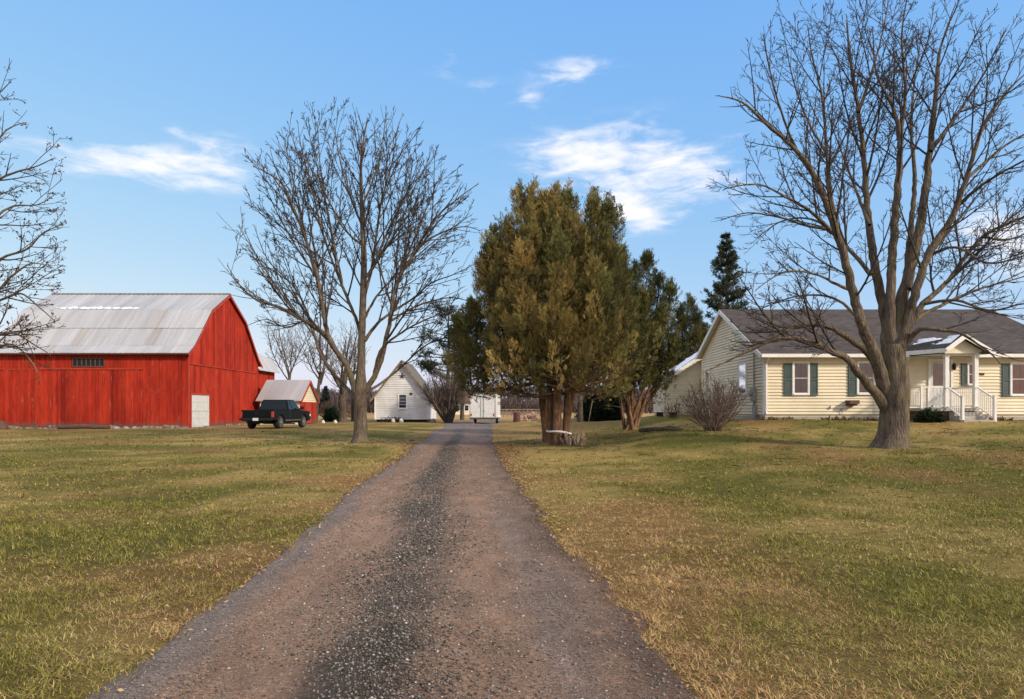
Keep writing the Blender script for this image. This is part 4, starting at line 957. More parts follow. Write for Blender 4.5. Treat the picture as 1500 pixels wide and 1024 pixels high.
def wheel(parent, x, y, r, w, side, rim='alloy'):
    e = MB(); e.lathe([(r * .62, -w/2), (r * .93, -w/2), (r, -w * .36), (r, w * .36), (r * .93, w/2), (r * .62, w/2)], (0, 0, 0), 28, 'x')
    o = e.build('wheel', M['tyre'], parent, smooth=False, local=True); o.location = (x, y, r)
    e = MB(); s = side
    prof = [(r * .64, s * w * .30), (r * .64, s * w * .52), (r * .58, s * w * .50), (r * .52, s * w * .36), (r * .2, s * w * .44), (r * .17, s * w * .56), (.01, s * w * .57)]
    e.lathe(prof, (0, 0, 0), 28, 'x')
    for k in range(6):
        t = k * pi / 3; e.bar((s * w * .44, r * .16 * cos(t), r * .16 * sin(t)), (s * w * .46, r * .56 * cos(t), r * .56 * sin(t)), .05, .03, up=(1, 0, 0))
    e.build('rim', M[rim], o, local=True)
def truck():
    X0, Y0 = -14.05, 37.6; zg = gz(-13.8, 40.5)
    root = thing('pickup_truck', (X0, Y0, zg), 'dark green extended cab pickup truck parked beside the red barn', 'pickup truck', rz=R(-6))
    W = .93; BZ = 1.06; RW, FW = 1.02, 4.18; wr = .37
    def arch(yc, r, n=10): return [(yc + r * cos(t), wr + r * sin(t)) for t in [pi * k / n for k in range(n + 1)]]
    side = [(0.05, .52), (RW - .47, .48)] + [p for p in arch(RW, .45)[::-1]][0:] + [(FW - .47, .40)] + arch(FW, .45)[::-1] + [(5.12, .45), (5.2, .62), (5.17, .86), (4.95, .98), (3.72, BZ + .0), (1.98, BZ), (0.02, BZ)]
    e = MB()
    for s in (-1, 1):
        pts = [(s * W, p[0], p[1]) for p in side]; e.prism(pts, (-s * .09, 0, 0))
    e.box(-W + .09, W - .09, 0.03, 2.0, .55, .62)        # bed floor
    e.box(-W + .09, W - .09, 1.94, 2.02, .62, BZ - .01)   # bed front
    e.box(-W + .091, W - .091, 2.02, 3.75, .40, BZ - .02)    # cab tub
    e.prism([(-W + .091, 3.75, .5), (-W + .091, 3.75, BZ - .01), (-W + .091, 4.95, .97), (-W + .091, 5.15, .87), (-W + .091, 5.16, .5)], (2 * W - .182, 0, 0))
    body = e.build('body', M['truck_green'], root, local=True, bevel=.012)
    e = MB(); e.box(-W + .1, W - .1, -.02, .045, .56, BZ - .005); e.box(-W + .3, W - .3, -.032, -.018, .66, .94); tg = e.build('tailgate', M['truck_green'], root, local=True, bevel=.012)
    e = MB(); e.box(-.1, .1, -.045, -.03, .86, .93); e.build('handle', M['black'], tg, local=True)
    # greenhouse
    b = [(-W + .03, 2.06), (W - .03, 2.06), (W - .03, 3.72), (-W + .03, 3.72)]; t = [(-W + .19, 2.2), (W - .19, 2.2), (W - .19, 3.2), (-W + .19, 3.2)]
    e = MB(); e.add([(p[0], p[1], BZ - .01) for p in b] + [(p[0], p[1], 1.62) for p in t] + [(p[0] * .96, p[1] + (.03 if k < 2 else -.06), 1.66) for k, p in enumerate(t)],
                    [(0,1,5,4),(1,2,6,5),(2,3,7,6),(3,0,4,7),(4,5,9,8),(5,6,10,9),(6,7,11,10),(7,4,8,11),(8,9,10,11)]); cab = e.build('cab', M['truck_green'], root, local=True, bevel=.015)
    def pane(name, quad, shr=.1, off=.012):
        P = [Vector(q) for q in quad]; c = sum(P, Vector()) / 4; n = (P[1] - P[0]).cross(P[3] - P[0]).normalized()
        if n.dot(c - Vector((0, 2.9, 1.3))) < 0: n = -n
        e = MB(); e.prism([tuple(p.lerp(c, shr) + n * .002) for p in P], tuple(n * off)); return e.build(name, M['dark_glass'], cab, local=True)
    bb = [Vector((p[0], p[1], BZ + .0)) for p in b]; tt = [Vector((p[0], p[1], 1.62)) for p in t]
    pane('rear_window', (bb[0], bb[1], tt[1], tt[0])); pane('windscreen', (bb[2], bb[3], tt[3], tt[2]))
    for i, j in ((1, 2), (3, 0)):
        m1, m2 = bb[i].lerp(bb[j], .30 if i == 1 else .70), tt[i].lerp(tt[j], .28 if i == 1 else .72)
        pane('side_window', (bb[i], m1, m2, tt[i])); pane('side_window', (m1, bb[j], tt[j], m2))
    e = MB(); e.box(-W - .01, W + .01, -.16, -.03, .48, .62); e.box(-W + .1, W - .1, -.10, -.02, .44, .48); e.build('rear_bumper', M['black'], root, local=True, bevel=.01)
    e = MB(); e.box(-W, W, 5.17, 5.27, .44, .62); e.build('front_bumper', M['chrome'], root, local=True, bevel=.02)
    e = MB(); e.box(-.16, .16, -.175, -.162, .47, .62); e.build('licence_plate', M['plate'], root, local=True)
    for s in (-1, 1):
        e = MB(); e.box(*(sorted((s * (W - .12), s * (W + .012)))), -.015, .09, .66, .98); e.build('tail_light', M['tail_red'], root, local=True)
        e = MB(); e.box(*(sorted((s * (W - .30), s * (W + .008)))), 5.02, 5.17, .68, .82); e.build('headlight', M['lamp_clear'], root, local=True)
        e = MB(); e.bar((s * (W - .03), 3.5, 1.12), (s * (W + .16), 3.48, 1.16), .05); e.box(*(sorted((s * (W + .08), s * (W + .28)))), 3.44, 3.52, 1.08, 1.28); e.build('mirror', M['black'], root, local=True, bevel=.01)
        e = MB(); e.box(*(sorted((s * (W + .001), s * (W + .03)))), 2.72, 2.9, .88, .92); e.build('door_handle', M['black'], root, local=True)
        e = MB(); e.box(*(sorted((s * (W + .001), s * (W + .014)))), 2.18, 2.19, .5, BZ); e.box(*(sorted((s * (W + .001), s * (W + .006)))), 3.12, 3.13, .5, BZ) if False else None
        e.box(*(sorted((s * (W + .001), s * (W + .016)))), 1.52, 3.66, .44, .50); e.build('rocker_strip', M['chrome'], root, local=True)
        for yc in (RW, FW): wheel(root, s * (W - .13), yc, wr, .24, s)
    e = MB(); e.box(-.5, .5, .3, 4.9, .3, .42); e.build('chassis', M['black'], root, local=True)
truck()

def trailer():
    x, y = -2.38, 55.0; zg = gz(x, y + 1) + .02
    root = thing('box_trailer', (x, y, zg), 'white enclosed box trailer parked at the end of the driveway', 'trailer', rz=R(-4.5))
    W, L, z0, z1 = 1.03, 4.3, .48, 2.42
    e = MB(); e.box(-W, W, .02, L, z0, z1); body = e.build('body', M['trailer_white'], root, local=True, bevel=.03)
    e = MB()
    for s in (-1, 1): e.box(min(s * W, s * (W + .02)), max(s * W, s * (W + .02)), -.01, .06, z0 - .02, z1 + .01)
    e.box(-W, W, -.012, .05, z1 - .05, z1 + .012); e.box(-W - .01, W + .01, -.012, .05, z0 - .06, z0 + .03)
    e.build('rear_frame', M['grey_metal'], root, local=True)
    for s in (-1, 1):
        e = MB(); e.box(min(s * .01, s * (W - .05)), max(s * .01, s * (W - .05)), -.02, .018, z0 + .05, z1 - .07); d = e.build('rear_door', M['trailer_white'], root, local=True)
        e = MB(); e.cyl((s * .12, -.045, z0 + .06), (s * .12, -.045, z1 - .08), .014, 6); e.box(s * .12 - .05, s * .12 + .05, -.06, -.03, z0 + .55, z0 + .6); e.build('lock_bar', M['grey_metal'], d, local=True)
        e = MB(); e.box(s * (W - .12) - .05, s * (W - .12) + .05, -.035, -.01, z0 + .14, z0 + .34); e.build('tail_light', M['tail_red'], root, local=True)
        wheel(root, s * (W - .1), 2.5, .31, .2, s); 
        e = MB(); e.prism([(s * W, 2.1, .5), (s * W, 2.2, .68), (s * W, 2.8, .68), (s * W, 2.9, .5)], (s * .2, 0, 0)); e.build('fender', M['trailer_white'], root, local=True)
    e = MB(); e.box(-W, W, -.05, .0, .36, .45); e.box(-.05, .05, L, L + 1.2, .4, .5); e.box(-W + .06, W - .06, .1, L - .1, .36, z0 - .002); e.build('chassis', M['black'], root, local=True)
    e = MB(); e.cyl((0, L + 1.1, 0.0), (0, L + 1.1, .7), .035, 8); e.build('jack', M['grey_metal'], root, local=True)
    for s in (-1, 1):
        e = MB(); e.box(s * (W - .3) - .03, s * (W - .3) + .03, .12, .18, 0, .36); e.build('stabiliser', M['grey_metal'], root, local=True)
trailer()
# ================================================================ trees
class Tubes:
    """many tapered tubes in one mesh"""
    def __init__(s): s.V = []; s.F = []; s.n = 0
    def add(s, pts, rads, n=5):
        v, f = tube_np(pts, rads, n, False); o = s.n
        s.V += [tuple(p) for p in v]; s.F += [tuple(i + o for i in q) for q in f]; s.n += len(v)
    def build(s, name, mat, parent):
        return np_mesh(name, s.V, s.F, mat, parent, smooth=True)
def catmull(pts, rads, step):
    P = [Vector(p) for p in pts]; out = []; ro = []
    for i in range(len(P) - 1):
        a, b, c, d = P[max(i-1, 0)], P[i], P[i+1], P[min(i+2, len(P)-1)]; n = max(1, int((c - b).length / step))
        for k in range(n):
            t = k / n; out.append(.5 * ((2*b) + (c - a) * t + (2*a - 5*b + 4*c - d) * t*t + (-a + 3*b - 3*c + d) * t**3)); ro.append(rads[i] + (rads[i+1] - rads[i]) * t)
    out.append(P[-1]); ro.append(rads[-1]); return out, ro
def rvec(r): 
    v = Vector((r.gauss(0, 1), r.gauss(0, 1), r.gauss(0, 1))); return v.normalized()
def perp(d, ang, r):
    u = d.orthogonal().normalized(); w = d.cross(u); return u * cos(ang) + w * sin(ang)

class BareTree:
    def __init__(s, seed, env, up=.10, wig=.13, rmin=.006, ratio=(.42, .5, .5, .5), space=(.42, .34, .24, .16), levels=4, tipseg=.16, clump=None, droop=0, maxn=9000, ang=(32, 62)):
        s.r = random.Random(seed); s.env = env; s.up = up; s.wig = wig; s.rmin = rmin; s.ratio = ratio; s.space = space; s.levels = levels; s.T = Tubes(); s.cnt = 0; s.clump = clump; s.tips = []; s.tipseg = tipseg; s.droop = droop; s.maxn = maxn; s.ang = ang
    def shoot(s, p, d, L, r0, lev):
        """one free-growing branch with its side branches"""
        if s.cnt > s.maxn: return
        s.cnt += 1; r = s.r; seg = max(s.tipseg, L / 9); n = max(2, int(L / seg)); st = L / n; pts = [p.copy()]; dd = d.normalized()
        bend = rvec(r) * s.wig * .6
        for i in range(n):
            t = (i + 1) / n
            dd = (dd + rvec(r) * s.wig + bend * .5 + Vector((0, 0, s.up * (1.0 if lev > 1 else .8) - (s.droop * (1 - t) if lev <= 1 else 0)))).normalized(); pts.append(pts[-1] + dd * st)
        e = max(s.rmin * .8, r0 * .3); rads = [r0 + (e - r0) * (i / n) for i in range(n + 1)]
        s.T.add(pts, rads, 6 if r0 > .04 else (4 if r0 > .018 else 3))
        s.sides(pts, rads, L, lev)
        if lev >= s.levels - 1: s.tips.append((pts[-1], dd))
    def sides(s, pts, rads, L, lev, t0=.16, spacemul=1.0, Lref=None, t1=.97):
        r = s.r
        if lev >= s.levels: return
        cum = [0]
        for i in range(1, len(pts)): cum.append(cum[-1] + (pts[i] - pts[i-1]).length)
        tot = cum[-1]; sp = s.space[min(lev, len(s.space) - 1)] * spacemul; q = tot * t0 + r.random() * sp; az = r.random() * 6.28
        while q < tot * t1:
            i = max(1, next((k for k in range(len(cum)) if cum[k] >= q), len(cum) - 1)); f = (q - cum[i-1]) / max(1e-6, cum[i] - cum[i-1])
            p = pts[i-1].lerp(pts[i], f); d = (pts[i] - pts[i-1]).normalized(); az += 2.4 + r.uniform(-.6, .6)
            a = R(r.uniform(*s.ang)); nd = (d * cos(a) + perp(d, az, r) * sin(a)).normalized()
            if nd.z < -.25 and lev < 3: nd.z *= .3; nd.normalize()
            tt = q / tot; l = (Lref or L) * s.ratio[min(lev, len(s.ratio)-1)] * (1.05 - .55 * tt) * r.uniform(.6, 1.2)
            rr = min((rads[i-1] + (rads[i] - rads[i-1]) * f) * .62, .009 + l * .0105)
            for _ in range(5):
                if s.env(p + nd * l * .95): break
                l *= .68
            if l > (.10 if lev >= 2 else .25): s.shoot(p, nd, l, max(rr, s.rmin), lev + 1)
            q += sp * r.uniform(.65, 1.4)
    def spurs(s, n=2, L=.12):
        """stubby bud-bearing spurs at the tips"""
        for p, d in s.tips:
            for k in range(n):
                nd = (d + rvec(s.r) * .8).normalized(); s.T.add([p - d * .05 * k, p - d * .05 * k + nd * L * s.r.uniform(.4, 1)], [s.rmin * .9, s.rmin * 1.15], 3)
def trunk_mesh(name, pts, rads, mat, parent, seed, lobes=5, amp=.12, flare_h=.7, n=26, step=.09, z0=None):
    P, Rr = catmull(pts, rads, step); V = []; F = []; r = random.Random(seed); ph = [r.random() * 6.28 for _ in range(4)]
    zb = P[0].z if z0 is None else z0; u = Vector((1, 0, 0)); m = len(P)
    for i, p in enumerate(P):
        d = (P[min(i+1, m-1)] - P[max(i-1, 0)]).normalized(); u = (u - d * u.dot(d)).normalized(); w = d.cross(u); h = max(0, p.z - zb); fl = exp(-h / flare_h)
        for k in range(n):
            t = 2 * pi * k / n
            q = 1 + amp * (.35 + 1.6 * fl) * (cos(lobes * t + ph[0]) * .6 + cos(3 * t + ph[1] + h * .5) * .4) * (.5 + .5 * sin(2 * t + ph[2]) * .6) + .05 * sin(7 * t + h * 3 + ph[3]) * .5 + .10 * (float(vnoise(t * 3.0, h * 2.2)) - .5)
            V.append(tuple(p + (u * cos(t) + w * sin(t)) * Rr[i] * q))
    for i in range(m - 1):
        for k in range(n): F.append((i*n+k, i*n+(k+1)%n, (i+1)*n+(k+1)%n, (i+1)*n+k))
    return np_mesh(name, V, F, mat, parent, smooth=True), P, Rr
def px_limb(pxs, Y, dy, base_dy=0):
    n = len(pxs); return [at(px, py, Y + base_dy + (dy - base_dy) * (i / (n - 1)) ** 1.1) for i, (px, py) in enumerate(pxs)]
def ellipsoid(c, rx, ry, rz, e=2.0):
    def f(p): return abs((p.x - c.x) / rx) ** e + abs((p.y - c.y) / ry) ** e + abs((p.z - c.z) / rz) ** e < 1
    return f
def limbs_tree(bt, trunkobj, limbs, Y, mat_limb, root, name='limb', mul=1.0, thick=1.0):
    """limbs: (pixel trace, r0, r1, depth, first side t0)"""
    T = Tubes()
    for pxs, r0, r1, dy, t0 in limbs:
        base = 0
        pts = px_limb(pxs, Y, dy); n = len(pts); r0 *= thick; r1 = min(r1, .011); rads = [r0 + (r1 - r0) * (i / (n - 1)) ** .72 for i in range(n)]
        P, Rr = catmull(pts, rads, .16)
        j = random.Random(int(pxs[0][0] * 7 + pxs[-1][1]))
        P = [p + rvec(j) * min(.022, Rr[i] * .25) for i, p in enumerate(P)]
        T.add(P, Rr, 12 if r0 > .1 else 8)
        L = sum((P[i+1] - P[i]).length for i in range(len(P) - 1))
        bt.sides(P, Rr, L, 0, t0=t0, spacemul=mul, Lref=min(L, 6.5))
        bt.tips.append((P[-1], (P[-1] - P[-2]).normalized()))
    return T.build(name, mat_limb, root)

def big_tree():
    Y = 19.5; base = at(1306, 657, Y); zg = gz(base.x, Y); base.z = zg
    root = thing('bare_tree', base, 'massive bare tree with thick forked trunk on the lawn before the cream house', 'tree')
    k = Y / FPX
    tp = [(1306, 672, 30), (1306, 658, 26), (1307, 650, 22.5), (1309, 632, 19.6), (1311, 600, 18.6), (1311, 575, 20), (1309, 552, 19.5), (1308, 530, 17), (1308, 505, 14.5)]
    trunk, P, Rr = trunk_mesh('trunk', [at(a, b, Y) for a, b, c in tp], [c * k for a, b, c in tp], M['bark'], root, 3, 6, .16, .45, n=40, step=.06, z0=zg)
    env = ellipsoid(at(1312, 262, Y), 5.75, 5.2, 6.5, 3.2)
    bt = BareTree(11, env, up=.05, wig=.06, rmin=.0068, ratio=(.52, .40, .46, .45), space=(.33, .25, .17, .14), levels=4, maxn=30000, ang=(24, 50))
    L = [
     ([(1300,604),(1285,580),(1262,552),(1243,528),(1215,513),(1189,501),(1151,495),(1110,507),(1070,527),(1032,545)], .20, .02, -1.4, .3),
     ([(1299,566),(1283,534),(1268,513),(1237,493),(1214,479),(1176,476),(1140,490),(1105,512),(1085,520)], .17, .018, .9, .4),
     ([(1300,585),(1290,545),(1278,510),(1260,469),(1242,399),(1225,338),(1195,263),(1171,225),(1124,183),(1087,150),(1052,140)], .25, .02, -2.2, .3),
     ([(1224,330),(1215,270),(1211,225),(1204,141),(1190,84),(1183,38)], .09, .015, -1.2, .12),
     ([(1303,545),(1300,500),(1296,460),(1279,375),(1270,305),(1265,225),(1256,155),(1246,84),(1240,22)], .25, .018, 1.4, .45),
     ([(1257,165),(1275,112),(1290,60),(1302,0)], .07, .014, 1.0, .1),
     ([(1274,330),(1258,290),(1243,250),(1226,205),(1214,170)], .07, .014, 2.6, .15),
     ([(1308,510),(1303,450),(1310,338),(1317,249),(1317,197),(1307,155),(1284,108),(1278,40)], .20, .016, -.6, .5),
     ([(1317,205),(1326,140),(1321,56),(1330,-12)], .08, .014, -.8, .1),
     ([(1314,525),(1317,460),(1340,366),(1354,291),(1363,211),(1373,117),(1378,70),(1400,5)], .26, .016, .6, .5),
     ([(1328,425),(1333,347),(1340,263),(1335,188),(1340,117),(1352,40)], .13, .014, 2.8, .5),
     ([(1316,515),(1335,450),(1359,375),(1392,323),(1415,263),(1439,188),(1470,140),(1505,105)], .19, .016, -1.7, .25),
     ([(1320,500),(1348,450),(1387,413),(1439,347),(1500,319),(1550,302)], .14, .02, 1.2, .25),
     ([(1322,510),(1340,488),(1355,482),(1403,487),(1423,498),(1452,518),(1464,532)], .11, .018, -2.0, .3),
     ([(1324,484),(1350,462),(1382,446),(1430,425),(1490,408),(1545,392)], .10, .018, 2.2, .25),
     ([(1363,222),(1400,170),(1440,110),(1472,45)], .08, .014, -.4, .15),
     ([(1195,263),(1165,215),(1140,150),(1125,90),(1118,50)], .06, .012, -1.6, .15), ([(1211,225),(1180,170),(1160,110),(1150,60)], .05, .012, .6, .15), ([(1260,469),(1228,440),(1190,432),(1145,440),(1095,462)], .06, .012, 1.8, .2), ([(1225,338),(1180,330),(1140,318),(1095,312),(1058,322)], .06, .012, 1.0, .2), ([(1415,263),(1470,215),(1520,185),(1550,150)], .06, .012, 1.2, .15), ([(1439,347),(1480,350),(1530,330)], .05, .012, -.5, .1), ([(1352,445),(1400,440),(1450,455),(1500,445),(1540,455)], .06, .012, -2.4, .2),
     ([(1228,350),(1190,312),(1150,288),(1110,270),(1062,276)], .07, .012, -2.6, .15),
     ([(1276,402),(1237,358),(1195,323),(1148,323),(1108,349)], .08, .012, 2.6, .2),
     ([(1246,425),(1222,415),(1195,402),(1150,398),(1108,424)], .06, .012, -2.4, .2),
     ([(1400,305),(1440,270),(1500,235),(1550,215)], .07, .014, -2.0, .15),
     ([(1359,375),(1400,362),(1445,385),(1490,378),(1530,360)], .06, .012, -2.8, .2),
    ]
    limbs_tree(bt, trunk, L, Y, M['bark'], root, thick=.86)
    bt.spurs(3, .14)
    bt.T.build('crown', M['twig'], root); print('big tree', bt.cnt, bt.T.n)
big_tree()

def mid_tree():
    Y = 26.0; base = at(528, 648, Y); zg = gz(base.x, Y); base.z = zg
    root = thing('bare_tree', base, 'slender bare tree with broad round crown on the lawn left of the driveway', 'tree'); k = Y / FPX
    tp = [(528, 656, 17), (528, 648, 14.5), (528, 640, 11), (528, 620, 9.3), (528, 590, 9), (528, 568, 9.4), (529, 540, 6.2), (530, 492, 5.4), (533, 389, 4.4), (530, 311, 3), (529, 234, 1.6), (538, 175, .8)]
    trunk, P, Rr = trunk_mesh('trunk', [at(a, b, Y) for a, b, c in tp], [c * k for a, b, c in tp], M['bark'], root, 5, 5, .1, .35, n=16, z0=zg)
    env = ellipsoid(at(517, 360, Y), 4.85, 4.7, 5.45, 2.2)
    bt = BareTree(23, env, up=.045, wig=.05, rmin=.0092, ratio=(.60, .30, .42, .4), space=(.36, .28, .20, .2), levels=3, maxn=30000, ang=(17, 42))
    L = [
     ([(524,580),(507,534),(481,492),(466,410),(450,358),(432,310),(414,270),(392,254),(372,244)], .135, .014, -1.8, .2),
     ([(507,536),(470,486),(440,467),(410,450),(378,441),(352,418),(333,389)], .09, .012, -1.0, .2),
     ([(480,492),(450,470),(420,480),(390,468),(360,478)], .05, .01, 1.5, .2),
     ([(533,576),(554,539),(569,482),(580,420),(611,363),(642,316),(672,290),(699,270)], .125, .014, -1.2, .2),
     ([(534,500),(552,475),(569,461),(605,437),(631,415),(662,403),(692,389)], .075, .012, 1.8, .15),
     ([(548,548),(560,510),(600,480),(640,462),(685,450)], .07, .012, -2.2, .25),
     ([(531,540),(528,487),(502,420),(486,380),(471,337),(458,308),(445,285),(429,197)], .085, .012, 1.9, .2),
     ([(532,440),(545,390),(558,300),(574,240),(582,190),(590,168)], .07, .012, 1.2, .15),
     ([(530,330),(512,285),(498,235),(490,185)], .05, .01, -1.0, .1),
     ([(533,410),(560,372),(585,330),(612,265),(640,225)], .06, .01, -1.8, .15),
     ([(531,360),(500,330),(470,270),(440,225)], .05, .01, -2.6, .15),
     ([(522,585),(500,560),(470,520),(455,470),(430,420),(392,380),(372,330)], .09, .012, 2.6, .25),
     ([(532,470),(555,430),(590,395),(640,350),(690,315)], .06, .01, 2.8, .15),
     ([(531,300),(548,260),(560,210),(566,158)], .05, .01, .3, .1),
     ([(530,270),(528,220),(520,165)], .04, .01, -.4, .1),
     ([(580,420),(598,372),(622,312),(652,250)], .06, .01, .6, .1), ([(609,366),(640,344),(678,332),(704,338)], .05, .01, -.6, .1), ([(572,470),(612,448),(660,436),(700,446)], .05, .01, -1.0, .2), ([(545,395),(572,330),(598,280),(622,235)], .06, .01, 2.0, .1),
     ([(466,410),(432,358),(405,310),(384,260)], .05, .01, .8, .1), ([(450,358),(438,300),(424,240),(417,203)], .045, .01, -.8, .1), ([(471,337),(456,272),(441,215),(436,178)], .045, .01, .9, .1), ([(440,467),(405,420),(374,372),(350,332)], .045, .01, -1.6, .1), ([(502,420),(484,330),(470,250),(465,180)], .05, .01, -1.6, .12),
     ([(536,575),(560,560),(585,540),(625,505),(665,490),(695,470)], .06, .012, 2.2, .3),
    ]
    limbs_tree(bt, trunk, L, Y, M['bark'], root)
    bt.sides(P, Rr, 5.5, 0, t0=.45, spacemul=1.0); bt.spurs(3, .14); bt.T.build('crown', M['twig'], root); print('mid tree', bt.cnt, bt.T.n)
mid_tree()

def leaf_cards(pts, n_each, spread, size, c, seed, rough=0):
    r = np.random.default_rng(seed); P = np.repeat(np.array(pts), n_each, 0); n = len(P); P = P + r.normal(size=(n, 3)) * spread
    e = r.normal(size=(n, 3)); e /= np.linalg.norm(e, axis=1)[:, None]; f = np.cross(e, r.normal(size=(n, 3))); f /= np.linalg.norm(f, axis=1)[:, None]
    s = (size * (.5 + r.random(n)))[:, None]; V = np.stack([P - e * s, P + f * s * .55, P + e * s, P - f * s * .55], 1).reshape(-1, 3)
    F = np.arange(4)[None] + 4 * np.arange(n)[:, None]; col = np.array(c) * (.5 + r.random((n, 1))); return V, F, np.repeat(col, 4, 0)
def left_tree():
    Y = 21.0; base = at(-112, 645, Y); zg = gz(base.x, Y); base.z = zg
    root = thing('bare_tree', base, 'bare tree with clustered brown leaf tips reaching in from the left edge', 'tree'); k = Y / FPX
    tp = [(-112, 655, 22), (-112, 645, 18), (-111, 620, 14), (-110, 540, 12), (-108, 440, 10), (-106, 330, 6), (-104, 220, 3), (-100, 120, 1)]
    trunk, P, Rr = trunk_mesh('trunk', [at(a, b, Y) for a, b, c in tp], [c * k for a, b, c in tp], M['bark'], root, 9, 5, .1, .4, n=16, z0=zg)
    env = ellipsoid(at(-110, 340, Y), 4.7, 4.2, 6.0, 2.6)
    bt = BareTree(31, env, up=.05, wig=.08, rmin=.0085, ratio=(.42, .5, .5, .5), space=(.34, .27, .22, .2), levels=4, maxn=20000, ang=(28, 56))
    L = [
     ([(-110,430),(-60,400),(-20,392),(10,375),(40,365),(62,342),(88,330)], .08, .01, -.6, .3),
     ([(-110,470),(-60,440),(-10,430),(20,402),(50,385),(75,392)], .08, .01, .8, .3),
     ([(-110,380),(-70,320),(-20,275),(15,255),(50,245),(78,232)], .08, .01, -.5, .3),
     ([(-110,340),(-70,265),(-20,225),(10,190),(35,180)], .07, .01, .6, .3),
     ([(-108,420),(-60,360),(-10,320),(20,302),(55,300),(80,285)], .07, .01, 1.2, .3),
     ([(-110,500),(-60,490),(-10,492),(20,488),(50,505),(75,520)], .08, .01, -1.0, .3),
     ([(-110,520),(-60,510),(-10,510),(20,505),(50,535),(58,560)], .07, .01, .2, .3),
     ([(-108,460),(-50,455),(0,440),(30,430),(55,448),(80,470)], .07, .01, -1.6, .3),
     ([(-106,300),(-70,215),(-40,170),(-5,140),(15,120)], .06, .01, .0, .3),
     ([(-110,450),(-170,400),(-230,350),(-270,300)], .08, .01, .4, .3), ([(-110,380),(-150,300),(-190,230),(-215,180)], .07, .01, -.5, .3), ([(-108,330),(-120,250),(-130,170),(-150,110)], .06, .01, 1.5, .3),
     ([(-110,500),(-180,480),(-250,470),(-290,450)], .08, .01, -1.2, .3),
    ]
    limbs_tree(bt, trunk, L, Y, M['bark'], root)
    bt.sides(P, Rr, 5, 0, t0=.4); bt.spurs(2, .12); crown = bt.T.build('crown', M['twig'], root)
    tips = [t[0] for t in bt.tips]; V, F, c = leaf_cards(tips, 3, .05, .038, (.075, .042, .025), 5); np_mesh('leaf_cluster', V, F, M['leaf'], crown, tint=c); print('left tree', bt.cnt)
left_tree()

def small_bare(px, pyb, Y, top, w_px, label, seed, r_px, forks=4, split=.35, stub=0, mat_b='bark_grey', mat_t='twig_grey', lean=0, levels=4, maxn=2500, group=None, name='bare_tree', up=.12):
    base = at(px, pyb, Y); zg = gz(base.x, Y); base.z = zg; root = thing(name, base, label, 'tree', group); r = random.Random(seed); k = Y / FPX
    H = (CY - top) * k + EYE - zg; fz = zg + H * split
    tr, P, Rr = trunk_mesh('trunk', [base + Vector((0, 0, -.3)), base, base + Vector((lean * .3, 0, H * split * .5)), Vector((base.x + lean, base.y, fz))], [r_px * k * 1.5, r_px * k * 1.25, r_px * k, r_px * k * .9], M[mat_b], root, seed, 5, .1, .35, n=12, step=.2, z0=zg)
    c = Vector((base.x + lean, base.y, zg + H * (split * .7 + 1) / 2 * 1.0)); env = ellipsoid(c, w_px * k / 2, w_px * k / 2, H * (1 - split * .7) / 2 * 1.02)
    bt = BareTree(seed, env, up=up, wig=.14, rmin=.0045 + .00012 * Y, ratio=(.45, .5, .5, .5), space=(.55, .42, .34, .3), levels=levels, maxn=maxn); T = Tubes()
    tops = P[-1]
    for f in range(forks):
        az = 2 * pi * f / forks + r.uniform(-.4, .4); a = R(r.uniform(14, 48)); d = Vector((sin(a) * cos(az), sin(a) * sin(az), cos(a))); L = H * (1 - split) * r.uniform(.75, 1.0)
        if stub: L *= r.uniform(.6, 1)
        pts = [tops - Vector((0, 0, r.random() * H * .12))]; n = 7
        for i in range(n): d = (d + rvec(r) * .13 + Vector((0, 0, .06))).normalized(); q = pts[-1] + d * L / n; pts.append(q)
        while len(pts) > 3 and not env(pts[-1]): pts.pop()
        rads = [r_px * k * .5 * (1 - .88 * i / (len(pts) - 1)) + .006 for i in range(len(pts))]; T.add(pts, rads, 7); bt.sides(pts, rads, L, 1, t0=.15, Lref=L)
    T.build('limb', M[mat_b], root); bt.T.build('crown', M[mat_t], root)
small_bare(463, 617, 60, 440, 120, 'thin bare tree just right of the small shed gable', 41, 2.3, 5, .42, lean=.4)
small_bare(502, 617, 62, 455, 105, 'stout bare tree forking low between the shed and the slender lawn tree', 42, 5.0, 6, .34)
small_bare(517, 616, 66, 470, 60, 'narrow dark bare tree close behind the slender lawn tree', 43, 2.4, 4, .5)
small_bare(424, 615, 75, 440, 90, 'faint bare tree rising behind the small shed roof', 47, 2, 5, .4, maxn=2500)

